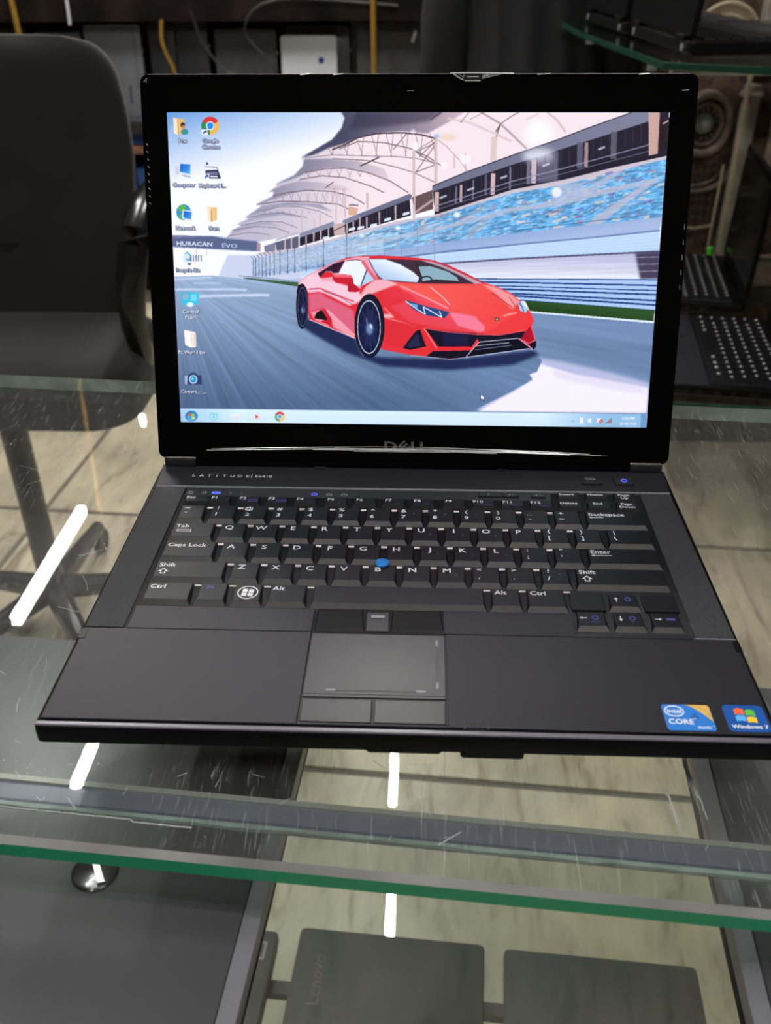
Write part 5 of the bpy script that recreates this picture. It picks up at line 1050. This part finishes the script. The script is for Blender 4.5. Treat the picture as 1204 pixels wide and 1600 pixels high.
def cable(pts, r, mt, lb):
    P = [Vector(p) for p in pts]; sm = []
    for i in range(len(P) - 1):
        for t in (0, .25, .5, .75):
            p0, p1, p2, p3 = P[max(i - 1, 0)], P[i], P[i + 1], P[min(i + 2, len(P) - 1)]
            sm.append(.5 * ((2 * p1) + (p2 - p0) * t + (2 * p0 - 5 * p1 + 4 * p2 - p3) * t * t + (3 * p1 - p0 - 3 * p2 + p3) * t ** 3))
    sm.append(P[-1]); o_ = MB().tube(sm, r, 6).build('cable', mt, org=pts[0], smooth=True); tag(o_, lb, 'cable', 'cables hanging over the rack')
cable([(-905, 3226, 90), (-912, 3222, 30), (-900, 3222, -20), (-880, 3226, -80), (-876, 3240, -249)], 6, M['gold'], 'yellow cable looping over the black standing laptops')
cable([(-90, 3226, 130), (-560 + 60, 3222, 150), (-620, 3222, 60), (-540, 3222, -40), (-500, 3230, -120), (-480, 3240, -249)], 4, M['blk'], 'black cable sagging over the chalky standing laptop')
cable([(-800, 3226, 120), (-770, 3222, 20), (-700, 3222, -70), (-640, 3232, -100), (-600, 3240, -249)], 4, M['blk'], 'black cable hanging beside the tall black standing laptop')
cable([(-1230, 3232, 240), (-1225, 3226, 150), (-1228, 3226, 75)], 5, M['whitelid'], 'short white cable hanging above the light grey laptop')
lb_ = thing('bulb', 'small bright bulb hanging by the back, mirrored as a spot in the glass', 'lamp', (-1161, 3100, 1376))
MB().lathe([(0, -14), (9, -11), (14, 0), (11, 11), (6, 20), (0, 20)], (-1161, 3100, 1376), 16).build('globe', emit_mat('lit_bulb', (1, .97, .92), 60), lb_, smooth=True)
b_ = MB(); b_.cyl((-1161, 3100, 1396), 7, 22, 12); b_.cyl((-1161, 3100, 1418), 2, CZ - 1418, 6); b_.build('socket', M['black'], lb_)

# ------------------------------------------------------------------ the person, seen from behind
def skin_mesh(name, verts, edges, radii, material, parent, org, roots=(0,), sub=2, smooth=True):
    me = bpy.data.meshes.new(name); me.from_pydata([tuple((np.array(v) - np.array(org)) * MM) for v in verts], edges, [])
    o = bpy.data.objects.new(name, me); COL.objects.link(o); o.parent = parent
    o.modifiers.new('skin', 'SKIN'); 
    if not me.skin_vertices: me.attributes  # layer is made by the modifier below
    bm = bmesh.new(); bm.from_mesh(me); sl = bm.verts.layers.skin.verify(); bm.verts.ensure_lookup_table()
    for i, v in enumerate(bm.verts):
        r = radii[i]; v[sl].radius = (r[0] * MM, r[1] * MM) if isinstance(r, tuple) else (r * MM, r * MM); v[sl].use_root = i in roots
    bm.to_mesh(me); bm.free()
    s = o.modifiers.new('subdivision', 'SUBSURF'); s.levels = sub; s.render_levels = sub
    me.materials.append(material); o.modifiers['skin'].use_smooth_shade = True
    o['_org'] = list(org); return o
PXc, PYc = 262, 2145
po = (PXc, PYc, FZ)
ps = thing('person', 'person in loose black clothes standing with back turned, behind the laptop lid', 'person', po)
V = []; E = []; Rr = []
def add(p, r, prev=None):
    V.append((PXc + p[0], PYc + p[1], FZ + p[2])); Rr.append(r); i = len(V) - 1
    if prev is not None: E.append((prev, i))
    return i
pel = add((0, 0, 930), (130, 95)); ab = add((0, -5, 1060), (120, 85), pel); chs = add((0, -10, 1240), (145, 98), ab); chu = add((0, 0, 1370), (120, 75), chs); nk = add((0, 12, 1465), 50, chu); nk2 = add((0, 26, 1530), 48, nk)
h1 = add((0, 40, 1600), (70, 84), nk2); h2 = add((0, 42, 1668), (74, 90), h1); h3 = add((0, 36, 1718), (52, 62), h2)
for s in (-1, 1):
    sh_ = add((s * 165, -4, 1385), 48, chu); el = add((s * 205, -20, 1110), 38, sh_); wr = add((s * 200, 42, 868), 26, el); pm = add((s * 196, 58, 812), (20, 36), wr); pm2 = add((s * 194, 64, 780), (15, 38), pm)
    hp = add((s * 88, 0, 870), 84, pel); kn = add((s * 98, 10, 490), 54, hp); an = add((s * 104, -14, 90), 36, kn); ft = add((s * 110, 60, 38), 36, an); toe = add((s * 118, 160, 28), 27, ft)
    for f_, (dy, ln, r_) in enumerate(((-28, 66, 8.5), (-10, 78, 9), (8, 82, 9), (26, 74, 9))):
        a_ = add((s * 194, 64 + dy, 770), r_); b1 = add((s * 191, 66 + dy, 770 - ln * .5), r_, a_); add((s * 184, 70 + dy, 770 - ln), r_ - 1.5, b1)
    a_ = add((s * 190, 88, 815), 11); b1 = add((s * 182, 112, 785), 10, a_); add((s * 176, 118, 752), 8.5, b1)
roots = [0] + [i for i in range(1, len(V)) if not any(e[1] == i for e in E)]
skin_mesh('body', V, E, Rr, M['skin'], ps, po, roots)
def cloth(name, chain_list, material, sub=2):
    V2 = []; E2 = []; R2 = []; rt = []
    for ch_ in chain_list:
        for i, (p, r) in enumerate(ch_):
            V2.append((PXc + p[0], PYc + p[1], FZ + p[2])); R2.append(r)
            if i: E2.append((len(V2) - 2, len(V2) - 1))
            else: rt.append(len(V2) - 1)
    return V2, E2, R2, rt
# long loose shirt: lofted rings with folds, separate sleeves
def ringz(z, a, b_, fold, n=72, cx=0, cy=0, ph=0):
    return [(PXc + cx + (a + fold * math.sin(k * 2 * math.pi / n * 9 + ph + z / 160)) * math.cos(2 * math.pi * k / n), PYc + cy + (b_ + fold * math.sin(k * 2 * math.pi / n * 13 + z / 210 + ph)) * math.sin(2 * math.pi * k / n), FZ + z) for k in range(n)]
L = [ringz(z, a, b_, f) for z, a, b_, f in ((600, 205, 150, 12), (700, 196, 146, 11), (800, 188, 140, 10), (900, 180, 134, 9), (980, 172, 126, 9), (1060, 164, 120, 9), (1150, 168, 120, 8), (1250, 178, 124, 5), (1330, 184, 118, 4), (1390, 176, 98, 2), (1430, 130, 76, 0), (1462, 70, 62, 0), (1490, 60, 58, 0))]
shirt = MB().loft(L, 0, (False, False)); shirt.build('long_shirt', M['kurta'], ps, smooth=True, label='loose black long shirt with soft folds')
for s in (-1, 1):
    b_ = MB(); pts = [(s * 150, -2, 1400), (s * 176, -6, 1330), (s * 195, -14, 1220), (s * 208, -20, 1110), (s * 208, -2, 1010), (s * 204, 22, 930), (s * 202, 36, 885)]
    b_.tube([(PXc + x, PYc + y, FZ + z) for x, y, z in pts], [66, 70, 62, 60, 57, 52, 46], 22); b_.build('sleeve', M['kurta'], ps, smooth=True)
    b_ = MB(); pts = [(s * 92, 0, 800), (s * 96, 8, 640), (s * 99, 10, 480), (s * 102, 0, 250), (s * 104, -8, 110)]
    b_.tube([(PXc + x, PYc + y, FZ + z) for x, y, z in pts], [105, 92, 80, 68, 60], 18); b_.build('trouser_leg', M['trouser'], ps, smooth=True)
    b_ = MB(); b_.loft([[(PXc + s * 108 + x, PYc + y, FZ + z) for x, y in rr(-48, -70, 48, 205, 44, 6)] for z in (1, 18)] + [[(PXc + s * 108 + x, PYc + y, FZ + 60) for x, y in rr(-42, -62, 42, 150, 40, 6)], [(PXc + s * 108 + x, PYc + y, FZ + 95) for x, y in rr(-36, -56, 36, 40, 34, 6)]]); b_.build('shoe', M['shinyblack'], ps, smooth=True)
hv = []
for i, (z, a, b2, cy) in enumerate(((1545, 60, 40, 4), (1590, 82, 82, 22), (1640, 90, 96, 30), (1690, 90, 98, 34), (1730, 78, 84, 36), (1758, 50, 54, 36), (1770, 14, 16, 36))):
    hv.append([(PXc + a * math.cos(t), PYc + cy + b2 * math.sin(t) * (1 if math.sin(t) < 0 else (.55 if z < 1700 else .95)), FZ + z) for t in np.linspace(0, 2 * math.pi, 33)[:-1]])
MB().loft(hv).build('hair', M['hair'], ps, smooth=True, label='short black hair')
b_ = MB(); b_.tube([(PXc, PYc + 128, FZ + 1640), (PXc, PYc + 146, FZ + 1612), (PXc, PYc + 126, FZ + 1602)], [8, 13, 12], 10); b_.build('nose', M['skin'], ps, smooth=True)
for s in (-1, 1):
    b_ = MB(); b_.lathe([(0, -11), (8, -8), (11, 0), (8, 8), (0, 11)], (PXc + s * 31, PYc + 116, FZ + 1642), 14); b_.build('eye', M['legend'], ps, smooth=True)
    b_ = MB(); b_.tube([(PXc + s * 78, PYc + 34, FZ + 1600), (PXc + s * 86, PYc + 30, FZ + 1628), (PXc + s * 80, PYc + 36, FZ + 1652)], [8, 14, 9], 10, sq=.5); b_.build('ear', M['skin'], ps, smooth=True)
MB().tube([(PXc - 24, PYc + 120, FZ + 1578), (PXc, PYc + 128, FZ + 1576), (PXc + 24, PYc + 120, FZ + 1578)], [3, 6, 3], 8).build('mouth', mat('lips', (.30, .10, .08), .5), ps, smooth=True)

# ------------------------------------------------------------------ generic open laptops for the shelves at right
def open_laptop(loc, rz, label, W=345, Dp=240, H=22, ang_=100, keys=True, group=None, dots=True, lidH=225, screenm=None, lean=None):
    t = thing('open_laptop', label, 'laptop', loc, rz, group); hwid = W / 2; O = dict(org=(0, 0, 0))
    MB().slab(-hwid, 0, hwid, Dp, 3, H, 10, 2, botbev=4).build('base', M['body'], t, **O)
    for x in (-hwid + 20, hwid - 34):
        for y in (15, Dp - 25): MB().slab(x, y, x + 14, y + 10, 0, 4).build('rubber_foot', M['black'], t, **O)
    MB().slab(-hwid + 4, 4, hwid - 4, 84, H, H + .8, 2).build('palm_rest', M['deck'], t, **O)
    MB().slab(-40, 16, 44, 74, H + .8, H + 1.2, 2).build('touchpad', M['pad'], t, **O)
    MB().slab(-hwid + 12, 88, hwid - 12, Dp - 26, H, H + .5, 2).build('keyboard_tray', M['tray'], t, **O)
    a = math.radians(ang_ - 90); c, s = math.cos(a), math.sin(a); y0, z0 = Dp - 8, H + 6
    tf = lambda x, h, d: (x, y0 + h * s + d * c, z0 + h * c - d * s)
    l_ = MB().slab(-hwid, 0, hwid, lidH, 0, 8, 8, 0, tf=tf).build('lid', M['body'], t, **O)
    MB().ring(rr(-hwid, 0, hwid, lidH, 8), rr(-hwid + 14, 18, hwid - 14, lidH - 14, .5), -1, 0, tf=tf).build('bezel', M['body'], t, **O)
    MB().slab(-hwid + 14, 18, hwid - 14, lidH - 14, -.4, -.05, tf=tf).build('screen', screenm or M['darkscreen'], t, **O)
    for x in (-hwid + 24, hwid - 64): MB().cyl((x, y0 + 3, H + 3), 7, 40, 14, 'x').build('hinge', M['body'], t, **O)
    for x in (-hwid + 30, hwid - 34): MB().cyl((x, Dp - .8, H * .55), 6, 2.4, 12, 'y').build('port', M['silver_edge'], t, **O)
    for ya, yb in ((30, 52), (62, 76), (92, 104), (120, 128), (150, 165)): MB().slab(hwid - .6, ya, hwid + .5, yb, H * .35, H * .7).build('side_port', M['tray'], t, **O)
    if keys:
        ku = (W - 30) / 15; kv = (Dp - 26 - 90) / 6; y_ = 89.5
        protos = {}
        for r_ in range(6):
            offs = [0, .5, .25, 0, .35, 0][r_]; n = 14 if r_ else 9; x = -hwid + 15
            wd = [1.0 + offs] + [1.0] * (n - 2) + [15 - (1 + offs) - (n - 2)] if r_ else [1.3, 1, 1, 1.2, 5, 1.2, 1, 1.3, 2]
            for j, w_ in enumerate(wd):
                k_ = (round(w_, 2), r_ == 0)
                if k_ not in protos:
                    ww = w_ * ku - 2.2; b_ = MB(); b_.loft([[(0, 0, 0), (ww, 0, 0), (ww, kv - 2.2, 0), (0, kv - 2.2, 0)], [(1.2, 1.4, 3), (ww - 1.2, 1.4, 3), (ww - 1.2, kv - 3, 3), (1.2, kv - 3, 3)]])
                    if dots and w_ < 4: b_.slab(3.2, kv - 9, 7.4, kv - 5, 3.0, 3.1, mi=1)
                    protos[k_] = b_.build('key', [M['key'], M['legend']], t, **O); o_ = protos[k_]
                else: o_ = protos[k_].copy(); COL.objects.link(o_)
                o_.location = ((x + 1) * MM, (y_ + r_ * kv) * MM, (H + .5) * MM); x += w_ * ku
    return t
M['darkscreen'] = mat('dark_screen', (.010, .011, .012), .12)
# upper glass shelf at right (reaches the side wall) and the two laptops with their lids towards the counter
def shelf(name, label, pts, z, th=10, group=None, loc=None):
    t = thing(name, label, 'shelf', loc or (pts[0][0], pts[0][1], z)); 
    MB().poly(pts, z - th, z).build('glass_panel', M['glass_low'], t)
    e = MB(); n = len(pts)
    for i in range(n):
        a, b2 = Vector((*pts[i], 0)), Vector((*pts[(i + 1) % n], 0)); d_ = (b2 - a).normalized(); nn = Vector((d_.y, -d_.x, 0)) * .8
        if min(a.x, b2.x) > 1600: continue
        e.loft([[(p.x, p.y, z), (p.x, p.y, z - th), (p.x + nn.x, p.y + nn.y, z - th + .8), (p.x + nn.x, p.y + nn.y, z - .8)] for p in (a, b2)])
    e.build('glass_edge', M['darkgreen_edge'], t, label='dark green glass edge'); return t
M['darkgreen_edge'] = mat('dark_green_edge', (.010, .05, .028), .25)
us = shelf('glass_shelf', 'upper glass shelf with green edge at top right, carrying two open laptops', [(357, 1212), (486, 1150), (1696, 1120), (1696, 1985), (300, 1985), (306, 1720)], 170)
for y in (1330, 1650): MB().slab(900, y, 1699, y + 18, 140, 159.8).build('bracket', M['alu_hi'], us)
MB().slab(560, 1986, 1698, 2006, 60, 159).build('backing_panel', M['carved_pale'], us, label='pale strip below the shelf')
for x, y in ((316, 1700), (350, 1290)): MB().cyl((x + 8, y, 150), 8, 9.5, 14).build('shelf_clip', M['silver'], us)
for i_, (x, y) in enumerate(((346, 1600), (372, 1236))):
    pass
open_laptop((630, 1452, 170), math.radians(94), 'open laptop nearest the corner of the upper glass shelf', ang_=84, dots=False, group='open laptops on the upper glass shelf')
open_laptop((598, 1800, 170), math.radians(94), 'second open laptop, farther back on the upper glass shelf', ang_=84, dots=False, group='open laptops on the upper glass shelf', W=330)
# lower glass shelf with two laptops facing left
ls = shelf('glass_shelf', 'lower glass shelf at right carrying two laptops with white key letters', [(372, 1100), (640, 1075), (1696, 1060), (1696, 1900), (430, 1900), (372, 1700)], -325)
for y in (1240, 1700): MB().slab(500, y, 1699, y + 24, -365, -335.2).build('bracket', M['black'], ls)
MB().slab(372, 1085, 1690, 1092, -352, -343).build('shelf_rail', M['black'], ls, label='dark rail below the shelf edge')
for y in (1240, 1700): MB().slab(990, y, 1014, y + 24, FZ, -365).build('shelf_post', M['black'], ls)
open_laptop((425, 1290, -325), math.radians(-98), 'open laptop on the lower right shelf, nearest to the counter', ang_=98, group='open laptops on the lower glass shelf')
open_laptop((450, 1706, -325), math.radians(-99), 'open laptop on the lower right shelf, in front of the carved panel', ang_=92, group='open laptops on the lower glass shelf', lidH=240)
# green and yellow little bottles behind them
for (x, y, r, h, mt, lb) in ((700, 1925, 12, 92, M['green'], 'small bright green bottle behind the shelf laptops'), (672, 1925, 11, 66, M['yellow'], 'small yellow bottle beside the green one')):
    t = thing('bottle', lb, 'bottle', (x, y, -400)); MB().lathe([(0, 0), (r, 0), (r + 1, 4), (r + 1, h * .62), (r * .55, h * .74), (r * .5, h * .78), (0, h * .78)], (x, y, -400), 18).build('body', mt, t, smooth=True)
    MB().lathe([(0, h * .78), (r * .6, h * .78), (r * .6, h), (0, h)], (x, y, -400), 14).build('cap', mt if h > 80 else M['carved_pale'], t, smooth=True)
lk_ = thing('ledge', 'low brown ledge under the carved decoration', 'shelf', (900, 2040, FZ)); MB().slab(560, 1908, 1698, 2180, -424, -400).build('board', M['brown_tex'], lk_); MB().slab(700, 2140, 1680, 2170, FZ, -424).build('support', M['brown_tex'], lk_)
# carved wall piece
cv = thing('carved_screen', 'ornate carved beige decoration with a round rosette at right', 'decoration', (900, 2250, FZ))
MB().slab(500, 2260, 1698, 2300, FZ, CZ - 2).build('panel', M['brown_tex'], cv, label='dark brown textured panel')
rx, rz_ = 728, -84
ros = MB(); 
for (ro, ri, y0, y1, e_) in ((66, 50, 2225, 2260, 1.22), (48, 36, 2236, 2260, 1.2)): ros.loft([[(rx + r * math.cos(a), y, rz_ + r * e_ * math.sin(a)) for a in np.linspace(0, 2 * math.pi, 41)[:-1]] for r, y in ((ro, 2260), (ro, y0 + 8), (ro - 4, y0), (ri + 4, y0), (ri, y0 + 8), (ri, 2260))], 0, (False, False))
ros.build('rosette', M['carved'], cv, smooth=True, label='round carved rosette')
MB().lathe([(0, -24), (10, -22), (17, -12), (22, -6), (26, 0), (0, 0)], (rx, 2256, rz_), 24, 'y').build('rosette_boss', mat('pale_blue_boss', (.42, .48, .50), .35), cv, smooth=True, label='pale bluish boss of the rosette')
b_ = MB()
for k in range(14):
    a = k * 2 * math.pi / 14; b_.tube([(rx + 27 * math.cos(a), 2254, rz_ + 32 * math.sin(a)), (rx + 35 * math.cos(a + .2), 2248, rz_ + 42 * math.sin(a + .2))], [4, 5], 6)
b_.build('rosette_petals', M['carved'], cv, smooth=True)
MB().cyl((828, 2232, -430), 22, 440, 20).build('column', M['carved_pale'], cv, smooth=True, label='pale round column'); MB().cyl((905, 2240, -430), 14, 440, 16).build('column', M['carved'], cv, smooth=True)
for z in (-430, -20): MB().lathe([(0, 0), (27, 0), (30, 8), (27, 16), (0, 16)], (828, 2232, z), 22).build('column_ring', M['carved_pale'], cv, smooth=True)
b_ = MB()
for (R1, yy, rr_) in ((88, 2242, 7), (64, 2244, 5)): b_.tube([(rx - 6 + R1 * math.cos(a), yy, -196 + R1 * .62 * math.sin(a)) for a in np.linspace(math.pi, 2 * math.pi, 20)], rr_, 8)
b_.build('swag', M['carved'], cv, smooth=True, label='carved drooping swags')
b_ = MB(); b_.tube([(650, 2235, -300), (690, 2228, -335), (740, 2226, -345), (790, 2228, -335)], 3.5, 8); b_.tube([(789, 2228, -180), (786, 2228, -400)], 3.5, 8); b_.build('white_beading', M['wicker'], cv, smooth=True, label='thin cream beading')
for i in range(9):
    for j in range(7):
        if i == 0 and j == 0: st0 = MB().slab(-7, 0, 7, 6, -10, 10, 0, 1.5).build('carved_stud', M['brown_tex'], cv, org=(0, 0, 0)); o_ = st0
        else: o_ = st0.copy(); COL.objects.link(o_)
        o_.location = ((645 + i * 19 - 900) * MM, (2254 - 2250) * MM, (-300 + j * 24 - FZ - 40) * MM)
# pale pilaster and wicker arch above the upper shelf
MB().slab(820, 2215, 885, 2259, 40, 420, 4).build('pilaster', M['carved_pale'], cv, label='pale pilaster')
wk = thing('wicker_arch', 'round cream wicker headboard shape behind the upper shelf laptop', 'decoration', (728, 2215, 40))
b_ = MB()
for R1, r_ in ((84, 5), (62, 4)): b_.tube([(728 + R1 * math.cos(a), 2200, 95 + R1 * 1.15 * math.sin(a)) for a in np.linspace(0, math.pi, 26)], r_, 8)
for k in range(34):
    a = math.pi * k / 33; b_.tube([(728 + 62 * math.cos(a), 2200, 95 + 71 * math.sin(a)), (728 + 84 * math.cos(a + .09), 2200, 95 + 97 * math.sin(a + .09))], 2, 5)
b_.build('woven_rim', M['wicker'], wk, smooth=True)
MB().loft([[(728 + 61 * math.cos(a), y, 95 + 70 * math.sin(a)) for a in np.linspace(0, math.pi, 22)] for y in (2198, 2206)]).build('woven_centre', mat('woven_brown', (.22, .17, .11), .8, noise=.5, nscale=150), wk)
for x in (650, 806): MB().slab(x - 4, 2196, x + 4, 2204, -397.8, 96, 1).build('wicker_post', M['wicker'], wk)

for o in list(bpy.data.objects):
    if '_org' in o: del o['_org']
